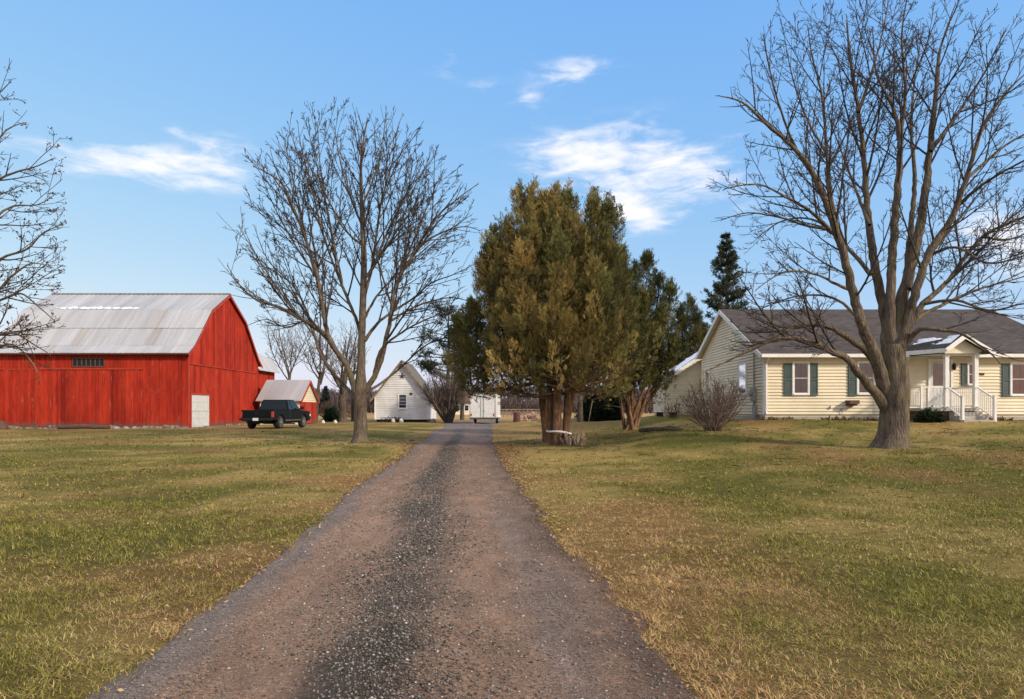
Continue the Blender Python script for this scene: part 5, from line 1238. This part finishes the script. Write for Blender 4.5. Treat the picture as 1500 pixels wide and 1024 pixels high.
# ---------------------------------------------------------------- leafy sprays (conifers)
def sprays(B, D, n_leaf, L, lw, fan, col, seed, jit=.25):
    """flat conifer sprays: B base points, D directions; n_leaf pointed leaflets on each, alternating to both sides"""
    r = np.random.default_rng(seed); n = len(B); D = D / np.linalg.norm(D, axis=1)[:, None]
    S = np.cross(D, r.normal(size=(n, 3))); S /= np.linalg.norm(S, axis=1)[:, None]; Nn = np.cross(D, S)
    V = []; C = []
    Ls = L * (.65 + .7 * r.random(n))
    for j in range(n_leaf):
        t = j / n_leaf; sd = (1 if j % 2 else -1) * (fan * (1 - .35 * t)) if j < n_leaf - 1 else 0
        e = D + S * (sd + r.normal(size=(n, 1)) * jit * .5) + Nn * r.normal(size=(n, 1)) * jit; e /= np.linalg.norm(e, axis=1)[:, None]
        p = B + D * (Ls * t * .75)[:, None]; l = (Ls * (.5 - .18 * t) * (.8 + .4 * r.random(n)))[:, None]
        w = np.cross(e, Nn + r.normal(size=(n, 3)) * .35); w /= np.linalg.norm(w, axis=1)[:, None]; w = w * lw * (.7 + .6 * r.random((n, 1)))
        V.append(np.stack([p, p + e * l * .5 + w, p + e * l, p + e * l * .5 - w], 1)); cc = col * (.82 + .36 * r.random((n, 1))); C.append(np.repeat(cc[:, None, :], 4, 1))
    V = np.concatenate(V).reshape(-1, 3); C = np.concatenate(C).reshape(-1, 3); m = len(V) // 4
    return V, np.arange(4)[None] + 4 * np.arange(m)[:, None], np.clip(C, .003, .6)
def crown_from(name, parts, parent):
    Vs, Fs, Cs = [], [], []; o = 0
    for V, F, C in parts: Vs.append(V); Fs.append(F + o); Cs.append(C); o += len(V)
    return np_mesh(name, np.concatenate(Vs), np.concatenate(Fs), M['leaf'], parent, tint=np.concatenate(Cs))

CED_GREEN = np.array((.14, .135, .042)); CED_BRONZE = np.array((.36, .25, .08)); CED_DARK = np.array((.05, .062, .024))
def cedar_plumes(plumes, seed, per_clump=26, clump_den=1.0, leafL=.26, lw=.013, tint=None, n_leaf=7, spire=1.0, hub=None):
    """upright plumes (axis foot, height, radius, taper) clothed in ascending tufts; returns leaf arrays and branch tubes"""
    r = np.random.default_rng(seed); T = Tubes(); Bs, Ds, Cs = [], [], []; rr = random.Random(seed)
    for foot, top, rad, low in plumes:
        foot = Vector(foot); top = Vector(top); H = (top - foot).length; n = int(clump_den * (16 + H * rad * 6.0))
        ax = (top - foot).normalized()
        if hub is not None:
            h_ = Vector(hub) + Vector(((foot.x - hub[0]) * .06, (foot.y - hub[1]) * .06, rr.uniform(-.1, .9))); c1 = h_.lerp(foot, .55) + Vector((0, 0, .12)); st_ = foot.lerp(top, .16)
            P_, R_ = catmull([h_, c1, st_, foot.lerp(top, .5), top], [.075, .06, .045, .035, .01], .35); T.add(P_, R_, 6)
        else: T.add([foot.lerp(top, .08), foot.lerp(top, .5), top], [.05, .035, .01], 6)
        ns = int(6 + H * rad * 3.2 * spire); items = []
        for k in range(n): items.append((rr.random() ** .85, rr.random() ** .45, False))
        for k in range(ns): items.append((.12 + .86 * (k + rr.random()) / ns, 1.0, True))
        for k in range(5): items.append((.93 + .06 * rr.random(), .5, True))
        for t, q, sp in items:
            t = low + (1 - low) * t; tt = (t - low) / (1 - low); prof = .86 * rad * min(1, tt / .10 + .6) * (1 - tt ** 1.15) + .04
            az = rr.random() * 6.283; rad_v = Vector((cos(az), sin(az), 0)); c0 = foot.lerp(top, t)
            lump = .50 + .95 * float(fbm(np.array(az * 1.5 + seed + foot.x), np.array(t * 7.0 + foot.y), 3))
            p = c0 + rad_v * prof * q * lump + Vector((0, 0, -.12 * q * prof))
            if sp: d = (rad_v * (.62 - .5 * tt) + Vector((0, 0, 1)) + rvec(rr) * .16).normalized(); ln = rr.uniform(.8, 1.7) * (1 - .25 * tt) * min(1.0, .55 + rad * .35); m = int(per_clump * 1.7)
            else: d = (rad_v * (1 - .55 * tt) * (.4 + q) + Vector((0, 0, .5 + 1.4 * tt)) + rvec(rr) * .25).normalized(); ln = rr.uniform(.4, .95) * (1 - .45 * tt); m = per_clump
            if sp or (q > .4 and rr.random() < .4): T.add([c0 - Vector((0, 0, .3 * prof * q)), p, p + d * ln * .9], [.026, .014, .004], 3)
            s = r.random(m) ** (.85 if sp else 1); cr = (.17 if sp else .14) * (1 - s) ** .8 + .015
            off = r.normal(size=(m, 3)) * cr[:, None]; B = np.array(p)[None] + np.array(d)[None] * (s * ln)[:, None] + off
            dd = np.array(d)[None] * (1.1 if sp else .8) + off / (np.linalg.norm(off, axis=1)[:, None] + 1e-6) * (.55 if sp else .75) + np.array((0, 0, .3))[None] + r.normal(size=(m, 3)) * .22
            bronze = float(np.clip((fbm(np.array(p.x * 1.9 + 3), np.array(p.z * 1.5 + p.y * 1.2), 3) - .5) * 2.4 + .40 - .05 * (p.z - 5) + (tint or 0), 0, 1)); dark = float(np.clip((fbm(np.array(p.x * 1.7 + 30), np.array(p.z * 1.6 + p.y), 3) - .45) * 3, 0, .8))
            c = CED_GREEN * (1 - bronze) + CED_BRONZE * bronze; c = c * (1 - dark) + CED_DARK * dark
            Bs.append(B); Ds.append(dd); Cs.append(np.repeat((c * rr.uniform(.6, 1.4))[None], m, 0))
    return sprays(np.concatenate(Bs), np.concatenate(Ds), n_leaf, leafL, lw, .75, np.concatenate(Cs), seed), T
M['stump_wood'] = mat('stump_wood', (.16,.10,.07), (.42,.31,.22), 6, .9, .4, 20)
def cedar():
    Y = 25.0; zg = gz(1.75, Y); base = Vector((1.75, Y, zg))
    root = thing('cedar_tree', base, 'large bronze green cedar with several trunks beside the driveway', 'cedar')
    # trunks
    def tr(px0, px1, y0, r0, r1, pyb, pyt, s, seed):
        Yt = Y + y0; b = at(px0, pyb, Yt); b.z = gz(b.x, Yt) - .1; t = at(px1, pyt, Yt); kk = Yt / FPX
        return trunk_mesh('trunk', [b, b + Vector((0, 0, .3)), b.lerp(t, .35) + Vector((.04, 0, 0)), b.lerp(t, .7), t], [r0 * kk * 1.25, r0 * kk, r0 * kk * .9, r0 * kk * .7, r1 * kk], M['bark_red'], root, seed, 7, .16, .3, n=18, step=.12)
    tr(816, 812, 0, 6.6, 3, 655, 330, 0, 1); tr(828, 836, .15, 5.2, 2, 652, 350, 0, 2); tr(807, 795, .3, 4.8, 2.5, 652, 360, 0, 3); tr(800, 770, 1.9, 5.5, 2, 637, 380, 0, 4); tr(826, 870, 1.4, 4.5, 2, 640, 380, 0, 6)
    P = lambda px, py, dy: at(px, py, Y + dy)
    pl = [(P(808, 574, 0), P(804, 304, 0), 1.9, 0), (P(800, 569, -.9), P(772, 306, -.2), 1.7, 0), (P(835, 574, -.7), P(829, 308, .4), 1.75, 0), (P(775, 574, .3), P(740, 352, .4), 1.5, 0), (P(765, 574, -.7), P(718, 368, -.3), 1.1, .05),
          (P(865, 579, -.6), P(860, 372, -.2), 1.5, 0), (P(880, 576, .3), P(895, 385, .3), 1.15, 0), (P(820, 589, -1.6), P(818, 380, -1.2), 1.35, 0), (P(740, 584, .1), P(712, 400, .1), 1.0, 0), (P(782, 586, -1.3), P(770, 390, -1.1), 1.3, 0), (P(866, 592, -1.4), P(872, 420, -1.2), 1.2, 0),
          (P(718, 589, .4), P(690, 470, .2), .9, 0), (P(760, 592, 1.6), P(735, 420, 1.6), 1.3, 0), (P(700, 586, .8), P(676, 500, .8), .65, 0), (P(800, 554, 1.5), P(788, 352, 1.2), 1.6, 0)]
    a, T = cedar_plumes(pl, 5, 27, .8, .25, .0145, n_leaf=7, hub=P(815, 580, .2))
    pl2 = [(P(880, 569, 2.2), P(870, 312, 2.2), 1.6, 0), (P(900, 574, 2.6), P(893, 320, 2.4), 1.5, 0), (P(888, 574, 2.0), P(908, 392, 2.0), .75, 0), (P(870, 574, 3.0), P(852, 362, 3.0), 1.5, 0)]
    b, T2 = cedar_plumes(pl2, 6, 27, .7, .25, .0145, tint=-.55, n_leaf=7, hub=P(830, 575, 1.5))
    cr = crown_from('crown', [a, b], root); T.build('branches', M['twig_red'], cr); T2.build('branches', M['twig'], cr); print('cedar leaves', len(a[1]) + len(b[1]))
    # white tape round the stems, splintered stump at the foot
    e = MB(); pts = []
    c = at(818, 633, Y); rx, ry = .50, .42
    n = 40
    for k in range(n):
        t0, t1 = 2 * pi * k / n, 2 * pi * (k + 1) / n
        f = lambda t, dz, q: (c.x + .05 + rx * q * cos(t), c.y + .10 + ry * q * sin(t), c.z + dz - .05 * sin(t * 1.0 + 1.2) + .02 * sin(3 * t))
        e.add([f(t0, -.03, 1), f(t1, -.03, 1), f(t1, .03, 1), f(t0, .03, 1), f(t0, -.03, .97), f(t1, -.03, .97), f(t1, .03, .97), f(t0, .03, .97)], [(0,1,2,3),(7,6,5,4),(3,2,6,7),(1,0,4,5)])
    tag(e.build('trunk_tape', M['white_trim'], None), 'white tape tied around the foot of the large cedar trunks', 'tape')
    e = MB(); r = random.Random(4); b0 = at(841, 655, Y - .35); b0.z = gz(b0.x, b0.y)
    for k in range(26):
        az = r.random() * 6.28; q = r.random() ** .6; p = b0 + Vector((cos(az) * .38 * q, sin(az) * .25 * q, -.05)); h = r.uniform(.3, .66) * (1 - .45 * q); d = Vector((r.uniform(-.25, .35) + .3 * cos(az) * q, r.uniform(-.2, .2), 1)).normalized()
        e.bar(p, p + d * h, r.uniform(.05, .12), r.uniform(.03, .07), up=rvec(r))
    tag(e.build('splintered_stump', M['stump_wood'], None), 'low splintered stump at the right foot of the large cedar', 'stump')
    e = MB(); 
    for k in range(40):
        az = r.random() * 6.28; q = .4 + .7 * r.random(); p = at(818, 655, Y) + Vector((cos(az) * .8 * q, sin(az) * .6 * q, 0)); p.z = gz(p.x, p.y) + .01; d = Vector((cos(az) + r.uniform(-.5, .5), sin(az) + r.uniform(-.5, .5), .12)); e.bar(p, p + d.normalized() * r.uniform(.1, .35), .03, .03)
    tag(e.build('bark_litter', M['wood_grey'], None), 'shed bark and root scraps around the large cedar foot', 'bark litter', kind='stuff')
cedar()

def juniper(px, pyb, Y, tips, label, seed, stems_r, tint=-1.0, den=1.0, name='juniper_tree'):
    base = at(px, pyb, Y); zg = gz(base.x, Y); base.z = zg; root = thing(name, base, label, 'juniper'); r = random.Random(seed); T = Tubes(); pl = []
    for (tx, ty, dy, rad, t0) in tips:
        top = at(tx, ty, Y + dy); foot = base + Vector((r.uniform(-.25, .25), r.uniform(-.2, .2), -.1)); mid = foot.lerp(top, .45) + Vector((0, 0, .3)); mid.x = foot.x + (top.x - foot.x) * .62
        P, Rr = catmull([foot, foot.lerp(mid, .5), mid, mid.lerp(top, .6), top], [stems_r * r.uniform(.8, 1.2), stems_r * .85, stems_r * .6, stems_r * .35, .012], .2); T.add(P, Rr, 8)
        i = int(len(P) * t0); pl.append((P[i], top, rad, 0))
    a, T2 = cedar_plumes(pl, seed, 22, den, .24, .0145, tint=tint, n_leaf=7); a = (a[0], a[1], a[2] * .72)
    T.build('trunk', M['bark_red'], root); cr = crown_from('crown', [a], root); T2.build('branches', M['twig'], cr)
juniper(922, 629, 31, [(949,390,0,.52,.36),(966,418,.4,.5,.36),(983,434,-.3,.46,.38),(931,408,.6,.55,.36),(916,430,-.6,.6,.34),(940,445,-1.1,.6,.32),(998,468,.2,.42,.40),(902,450,-.3,.6,.34),(970,470,-1.0,.5,.36),(955,490,1.0,.6,.32),(990,515,-.4,.46,.4),(925,500,-1.0,.6,.38),(893,480,.5,.6,.38),(905,540,-.8,.5,.4)], 'dark green many stemmed juniper fanning upward between the cedar and the house', 51, .085, den=.72)
juniper(1005, 600, 46, [(1013,446,0,.7,.3),(1000,480,.4,.7,.3),(1022,470,-.4,.7,.3),(992,505,.2,.8,.3),(1030,490,.3,.7,.3)], 'narrow dark evergreen behind the juniper close to the house gable', 53, .1, tint=-1.2, den=.9)

def needle_tree(px, pyb, Y, top, w_px, label, seed, spruce=True, start=.12, bare=0, c=(.028, .036, .022), name='spruce_tree', cat='spruce', dens=1.0, irregular=.2):
    base = at(px, pyb, Y); zg = gz(base.x, Y); base.z = zg; root = thing(name, base, label, cat); r = random.Random(seed); k = Y / FPX; H = (CY - top) * k + EYE - zg; Wd = w_px * k / 2
    T = Tubes(); tp = [base + Vector((0, 0, -.2)), base + Vector((0, 0, H * .3)), base + Vector((.1, 0, H * .7)), base + Vector((0, 0, H))]
    tr, P, Rr = trunk_mesh('trunk', tp, [.022 * H, .017 * H, .009 * H, .012], M['bark_grey'], root, seed, 5, .06, .3, n=10, step=.4)
    Bs, Ds, Cs = [], [], []; z = H * start; g = np.random.default_rng(seed)
    while z < H * .99:
        t = z / H; nb = (r.randint(5, 7) if spruce else r.randint(3, 5))
        for b in range(nb):
            az = r.random() * 6.283
            if spruce: L = Wd * (1 - t) ** 1.0 * r.uniform(1 - irregular, 1.12) + .05
            else: L = Wd * (.5 + .5 * sin(pi * min(1, t * 1.05))) * r.uniform(1 - irregular, 1.1)
            d = Vector((cos(az), sin(az), (-.12 + .75 * t ** 2) if spruce else r.uniform(-.05, .35))); p0 = base + Vector((0, 0, z + r.uniform(-.1, .1) * H * .04)); pts = [p0]; n = 5
            for i in range(n): d = (d + rvec(r) * .1 + Vector((0, 0, (.10 if spruce else .05)))).normalized(); pts.append(pts[-1] + d * L / n)
            T.add(pts, [.012 + .018 * L * (1 - i / n) for i in range(n + 1)], 4)
            m = int((16 + 30 * L) * dens)
            s = g.random(m) ** .7 if spruce else .55 + .45 * g.random(m)
            idx = np.minimum((s * n).astype(int), n - 1); A = np.array(pts); q = A[idx] + (A[idx + 1] - A[idx]) * (s * n - idx)[:, None]
            sp = (.15 if spruce else .30) * min(1.2, .15 + L * .45); q = q + g.normal(size=(m, 3)) * np.array((sp, sp, sp * .55)); dv = np.array(d)[None] * .7 + g.normal(size=(m, 3)) * .55 + np.array((0, 0, -.15 if spruce else .35))
            Bs.append(q); Ds.append(dv); Cs.append(np.repeat((np.array(c) * r.uniform(.6, 1.5))[None], m, 0))
        z += H * (.034 if spruce else .06) * r.uniform(.7, 1.4)
    a = sprays(np.concatenate(Bs), np.concatenate(Ds), 6, .32, .03, .8, np.concatenate(Cs), seed)
    cr = crown_from('crown', [a], root); T.build('branches', M['twig'], cr)
needle_tree(1063, 610, 52, 338, 178, 'tall dark spruce rising behind the cream house roof', 61, irregular=.4, dens=1.05, c=(.05, .062, .034))
needle_tree(656, 612, 72, 447, 112, 'open crowned pine behind the white outbuilding', 62, spruce=False, start=.36, c=(.034, .042, .026), name='pine_tree', cat='pine', dens=.95, irregular=.55)
needle_tree(677, 612, 76, 462, 70, 'second pine close beside the open crowned one, left of the cedar', 63, spruce=False, start=.4, c=(.03, .038, .024), name='pine_tree', cat='pine', dens=.5, irregular=.55)
needle_tree(477, 600, 130, 566, 26, 'tiny distant conifer seen between the shed and the stout bare tree', 64, c=(.03,.036,.03), start=.1)
needle_tree(554, 600, 180, 575, 14, 'tiny distant conifer just left of the white outbuilding', 65, c=(.03,.036,.03), start=.1)

# ---------------------------------------------------------------- shrubs
def bare_shrub(px, pyb, Y, top, w_px, label, seed, nstem=26, mat_t='twig_red', r0=.03, levels=3, red=0, spread=(8, 58), maxn=2600, name='bare_shrub', env_h=None):
    base = at(px, pyb, Y); zg = gz(base.x, Y); base.z = zg; k = Y / FPX; root = thing(name, base, label, 'shrub'); H = (CY - top) * k + EYE - zg; W = w_px * k / 2; r = random.Random(seed)
    env = ellipsoid(base + Vector((0, 0, H * .45)), W * 1.05, W * 1.05, H * .58)
    bt = BareTree(seed, env, up=.1, wig=.16, rmin=.0055 + .00007 * Y, ratio=(.5, .5, .5), space=(.2, .17, .16), levels=levels, tipseg=.12, maxn=maxn); T = Tubes()
    for s in range(nstem):
        az = 2 * pi * s / nstem * 5.3 + r.random(); a = R(r.uniform(*spread)); d = Vector((sin(a) * cos(az), sin(a) * sin(az), cos(a))); pts = [base + Vector((cos(az), sin(az), 0)) * r.uniform(.02, .26) + Vector((0, 0, -.06))]; L = H * r.uniform(.7, 1.05); n = 7
        for i in range(n): d = (d + rvec(r) * .12 + Vector((0, 0, .03))).normalized(); pts.append(pts[-1] + d * L / n)
        while len(pts) > 3 and not env(pts[-1]): pts.pop()
        rads = [r0 * r.uniform(.7, 1.1) * (1 - .7 * i / len(pts)) + .004 for i in range(len(pts))]; T.add(pts, rads, 5); bt.sides(pts, rads, L, 1, t0=.3)
    T.build('stem', M[mat_t], root); bt.T.build('twigs', M[mat_t], root); return root
bare_shrub(1045, 630, 25, 549, 112, 'bare brown many stemmed shrub before the house gable wall', 71, 46, 'twig_shrub', r0=.022, maxn=5000)
bare_shrub(656, 621, 60, 528, 76, 'gnarled bare shrub with thick grey stems at the right of the white outbuilding', 72, 20, 'twig_grey', .13, 3, spread=(4, 42), maxn=2600)
bare_shrub(986, 606, 37, 583, 44, 'small reddish bare shrub against the rear addition wall', 73, 18, 'twig_red', .014, 3, maxn=700)
bare_shrub(478, 613, 84, 586, 42, 'brown brushy thicket right of the small shed', 74, 26, 'twig_red', .04, 3, maxn=1500)
bare_shrub(512, 613, 95, 590, 34, 'low brown brush behind the slender lawn tree trunk', 75, 22, 'twig_red', .04, 3, maxn=1000)

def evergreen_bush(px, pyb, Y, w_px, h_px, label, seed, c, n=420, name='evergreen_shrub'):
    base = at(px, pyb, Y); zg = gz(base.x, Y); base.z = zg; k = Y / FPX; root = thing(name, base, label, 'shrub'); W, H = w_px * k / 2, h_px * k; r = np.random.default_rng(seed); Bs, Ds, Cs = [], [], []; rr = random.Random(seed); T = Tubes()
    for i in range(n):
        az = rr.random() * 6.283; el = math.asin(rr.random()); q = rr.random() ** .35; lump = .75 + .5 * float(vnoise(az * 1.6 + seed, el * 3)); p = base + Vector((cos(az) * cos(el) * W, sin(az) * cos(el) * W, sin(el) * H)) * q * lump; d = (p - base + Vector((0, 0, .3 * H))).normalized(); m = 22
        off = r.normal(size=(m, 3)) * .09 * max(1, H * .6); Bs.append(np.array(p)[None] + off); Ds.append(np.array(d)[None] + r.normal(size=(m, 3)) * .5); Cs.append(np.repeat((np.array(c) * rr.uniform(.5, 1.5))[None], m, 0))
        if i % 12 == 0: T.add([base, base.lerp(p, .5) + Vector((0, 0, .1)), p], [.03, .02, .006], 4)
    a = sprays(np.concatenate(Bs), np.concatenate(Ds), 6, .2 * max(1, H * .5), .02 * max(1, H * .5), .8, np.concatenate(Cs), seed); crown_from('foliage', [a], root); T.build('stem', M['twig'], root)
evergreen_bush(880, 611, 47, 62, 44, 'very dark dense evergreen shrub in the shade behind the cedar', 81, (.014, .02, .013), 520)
evergreen_bush(487, 618, 64, 26, 18, 'low green juniper bush right of the small shed', 82, (.02, .045, .025), 200)

# grey trunked tree behind the cedar and a pale leaning stem
small_bare(850, 613, 44, 430, 110, 'grey trunked bare tree standing directly behind the large cedar', 83, 3.6, 4, .38, maxn=700)
e = MB(); b = at(862, 612, 43.0); b.z = gz(b.x, b.y) - .05; e.tube([b, b + Vector((.12, 0, .8)), b + Vector((.28, .05, 1.6))], [.035, .03, .025], 8); tag(e.build('leaning_stake', M['white_side'] if False else M['wood_grey'], None), 'pale leaning stake in front of the very dark evergreen shrub', 'stake')

# ---------------------------------------------------------------- loose yard things
def blob(e, c, sx, sy, sz, seed, n=9):
    r = random.Random(seed); vs = []; fs = []; rings = 5
    for j in range(rings + 1):
        for k in range(n):
            v = pi * j / rings; u = 2 * pi * k / n; q = .8 + .4 * float(vnoise(u * 1.2 + seed * 3.1, v * 2 + seed)); vs.append((c[0] + sx * q * sin(v) * cos(u), c[1] + sy * q * sin(v) * sin(u), c[2] - sz * q * cos(v)))
    for j in range(rings):
        for k in range(n): fs.append((j*n+k, j*n+(k+1)%n, (j+1)*n+(k+1)%n, (j+1)*n+k))
    e.add(vs, fs)
def rock(px, py, Y, w, h, label, seed, m='stone', cat='rock', name='rock', group=None):
    p = at(px, py, Y); p.z = gz(p.x, p.y) + h * .25; e = MB(); blob(e, p, w / 2, w / 2 * .8, h / 2 * 1.3, seed); tag(e.build(name, M[m], None, smooth=True, tint=True), label, cat, group)
M['pale_rock'] = mat('pale_rock', (.5,.48,.44), (.68,.66,.62), 4, .85, .4, 12)
rock(576, 619.5, 61, .34, .36, 'pale round rock before the white outbuilding, left of two', 1, 'pale_rock'); rock(588, 619.8, 60.8, .4, .4, 'pale round rock below the outbuilding window, right of two', 2, 'pale_rock')
rock(635, 619.5, 61.5, .45, .4, 'grey rock at the right corner of the white outbuilding', 3)
rock(473, 617.5, 57, .34, .3, 'small pale rock nearest the truck nose', 4, 'pale_rock'); rock(491, 617.5, 57, .34, .32, 'small pale rock under the low green juniper bush', 5, 'pale_rock')
def dry_plants():
    r = random.Random(6)
    for i, px in enumerate((560, 566, 572, 579, 583)):
        p = at(px, 618.5, 61.6); p.z = gz(p.x, p.y); e = MB()
        for k in range(16): d = Vector((r.gauss(0, .25), r.gauss(0, .25), 1)).normalized(); e.bar(p + Vector((r.gauss(0, .06), r.gauss(0, .06), -.02)), p + d * r.uniform(.25, .6), .018, .018)
        tag(e.build('dry_plant', M['twig'], None), 'dry dark stalky plant at the foot of the white outbuilding wall', 'plant', 'dry stalks along the outbuilding wall')
dry_plants()
def logs():
    e = MB(); y = 41.55; pts = []; r = random.Random(2)
    x0, x1 = (86 - CX) / FPX * y, (160 - CX) / FPX * y; zg = gz(-26, y)
    e.tube([(x0, y, zg + .12), ((x0 + x1) / 2, y - .1, zg + .17), (x1, y + .05, zg + .11)], [.13, .15, .11], 10)
    tag(e.build('log', M['dark_trim'], None), 'dark log lying along the foot of the red barn', 'log')
    for i, px in enumerate((170, 184, 197)):
        rock(px, 628, 41.6, .34 + .1 * r.random(), .18, 'flat stone lying before the red barn wall', 20 + i, 'stone', group='flat stones along the barn foot')
    rock(3, 629, 41.4, .7, .6, 'dark grey boulder at the far left foot of the barn', 33, 'dark_trim')
    e = MB(); a = at(938, 620, 28.5); b = at(986, 630, 26); a.z = gz(a.x, a.y) + .07; b.z = gz(b.x, b.y) + .05; m_ = a.lerp(b, .5); m_.z = gz(m_.x, m_.y) + .1; c2 = at(1000, 630.5, 26); c2.z = gz(c2.x, c2.y) + .04
    e.tube([a, m_, b, c2], [.10, .09, .06, .03], 8); e.tube([m_, m_ + Vector((.5, -.3, .12)), m_ + Vector((.9, -.6, .02))], [.04, .03, .015], 6); tag(e.build('fallen_limb', M['bark'], None), 'fallen dark limb on the grass between juniper and bare shrub', 'branch')
    e = MB(); p = at(757, 615, 56); p.z = gz(p.x, p.y); e.lathe([(.27, 0), (.29, .02), (.29, .3), (.31, .32), (.29, .34), (.29, .62), (.31, .64), (.29, .66), (.29, .9), (.27, .92)], p, 20); tag(e.build('barrel', M['barrel'], None), 'dark maroon barrel standing right of the box trailer', 'barrel')
    # cut brush heap and pale timber pile
    e = MB(); c = at(779, 608, 70); c.z = gz(c.x, c.y)
    for k in range(150):
        az = r.random() * 6.28; q = r.random(); p = c + Vector((cos(az) * 1.2 * q, sin(az) * .9 * q, .85 * (1 - q) * r.random())); d = Vector((r.gauss(0, 1), r.gauss(0, 1), r.gauss(0, .35))).normalized(); e.bar(p - d * .4, p + d * r.uniform(.2, .8), .07, .06)
    tag(e.build('brush_heap', M['brush'], None), 'pinkish heap of cut brush beyond the trailer, left of the cedar trunks', 'brush heap')
    # foundation bed mulch clumps by the house
    for i, (px, w) in enumerate(((1140, 1.3), (1230, 1.5), (1275, 1.0), (1460, 1.2))):
        x = hx(px, 28.6); e = MB(); zz = gz(x, 28.6)
        for k in range(60): p = Vector((x + r.uniform(-w / 2, w / 2), 28.6 + r.uniform(-.18, .18), zz)); d = Vector((r.gauss(0, .8), r.gauss(0, .8), .8)).normalized(); e.bar(p, p + d * r.uniform(.06, .2), .02, .035, up=rvec(r))
        tag(e.build('dead_perennial', M['dead_leaf'], None), ('clump of dead perennials under the left front window', 'clump of dead perennials below the dark window box', 'clump of dead perennials at the wall beside the big trunk', 'clump of dead perennials right of the porch steps')[i], 'plant')
    for i, px in enumerate((1362, 1372)):
        rock(px, 610, 26.9, .5, .22, ('flat grey stone left below the porch railing', 'flat grey stone right below the porch railing, near the steps')[i], 60 + i, 'concrete')
M['barrel'] = mat('barrel_paint', (.09,.03,.035), (.13,.05,.05), 4, .5); M['brush'] = mat('brush', (.36,.22,.16), (.52,.36,.28), 3, .9); M['dead_leaf'] = mat('dead_leaf', (.08,.04,.025), (.15,.085,.05), 9, .9)
logs()
evergreen_bush(1362, 611, 26.9, 20, 7, 'dark green low shrub under the left side of the porch', 84, (.02, .032, .012), 90)

# ---------------------------------------------------------------- distant treeline
def treeline():
    r = np.random.default_rng(3); Vs, Cs = [], []
    def strip(Y, x0, x1, h0, h1, c, n, dens, seed):
        x = x0 + (x1 - x0) * r.random(n); hgt = h0 + (h1 - h0) * fbm(x * .03 + seed, x * 0 + 1, 4) ** 1.0 + (h1 - h0) * .35 * (fbm(x * .25, x * 0 + seed, 3) - .5)
        y = Y + 14 * (r.random(n) - .5); z = .3 + hgt * r.random(n) ** .8; b = np.stack([x, y, z], -1); d = r.normal(size=(n, 3)) * .45; d[:, 2] = np.abs(d[:, 2]) + .7; d /= np.linalg.norm(d, axis=1)[:, None]
        l = (.8 + 1.6 * r.random(n))[:, None] * Y / 260; w = np.stack([np.ones(n), 0 * x, r.normal(size=n) * .4], -1) * (.10 + .14 * r.random((n, 1))) * Y / 260
        Vs.append(np.stack([b - w, b + w, b + d * l + w * .6, b + d * l - w * .6], 1).reshape(-1, 3)); cc = np.array(c) * (.7 + .6 * r.random((n, 1))); Cs.append(np.repeat(cc, 4, 0))
    strip(330, -420, 420, 6, 13, (.115, .095, .10), 42000, 1, 1); strip(210, -60, 60, 2.5, 6.5, (.10, .075, .072), 16000, 1, 7); strip(250, -190, -45, 3, 8, (.085, .078, .08), 14000, 1, 12)
    V = np.concatenate(Vs); F = np.arange(4)[None] + 4 * np.arange(len(V) // 4)[:, None]
    tag(np_mesh('treeline', V, F, M['leaf'], tint=np.concatenate(Cs)), 'hazy brown bare woods along the far side of the field', 'woods', kind='stuff')
treeline()
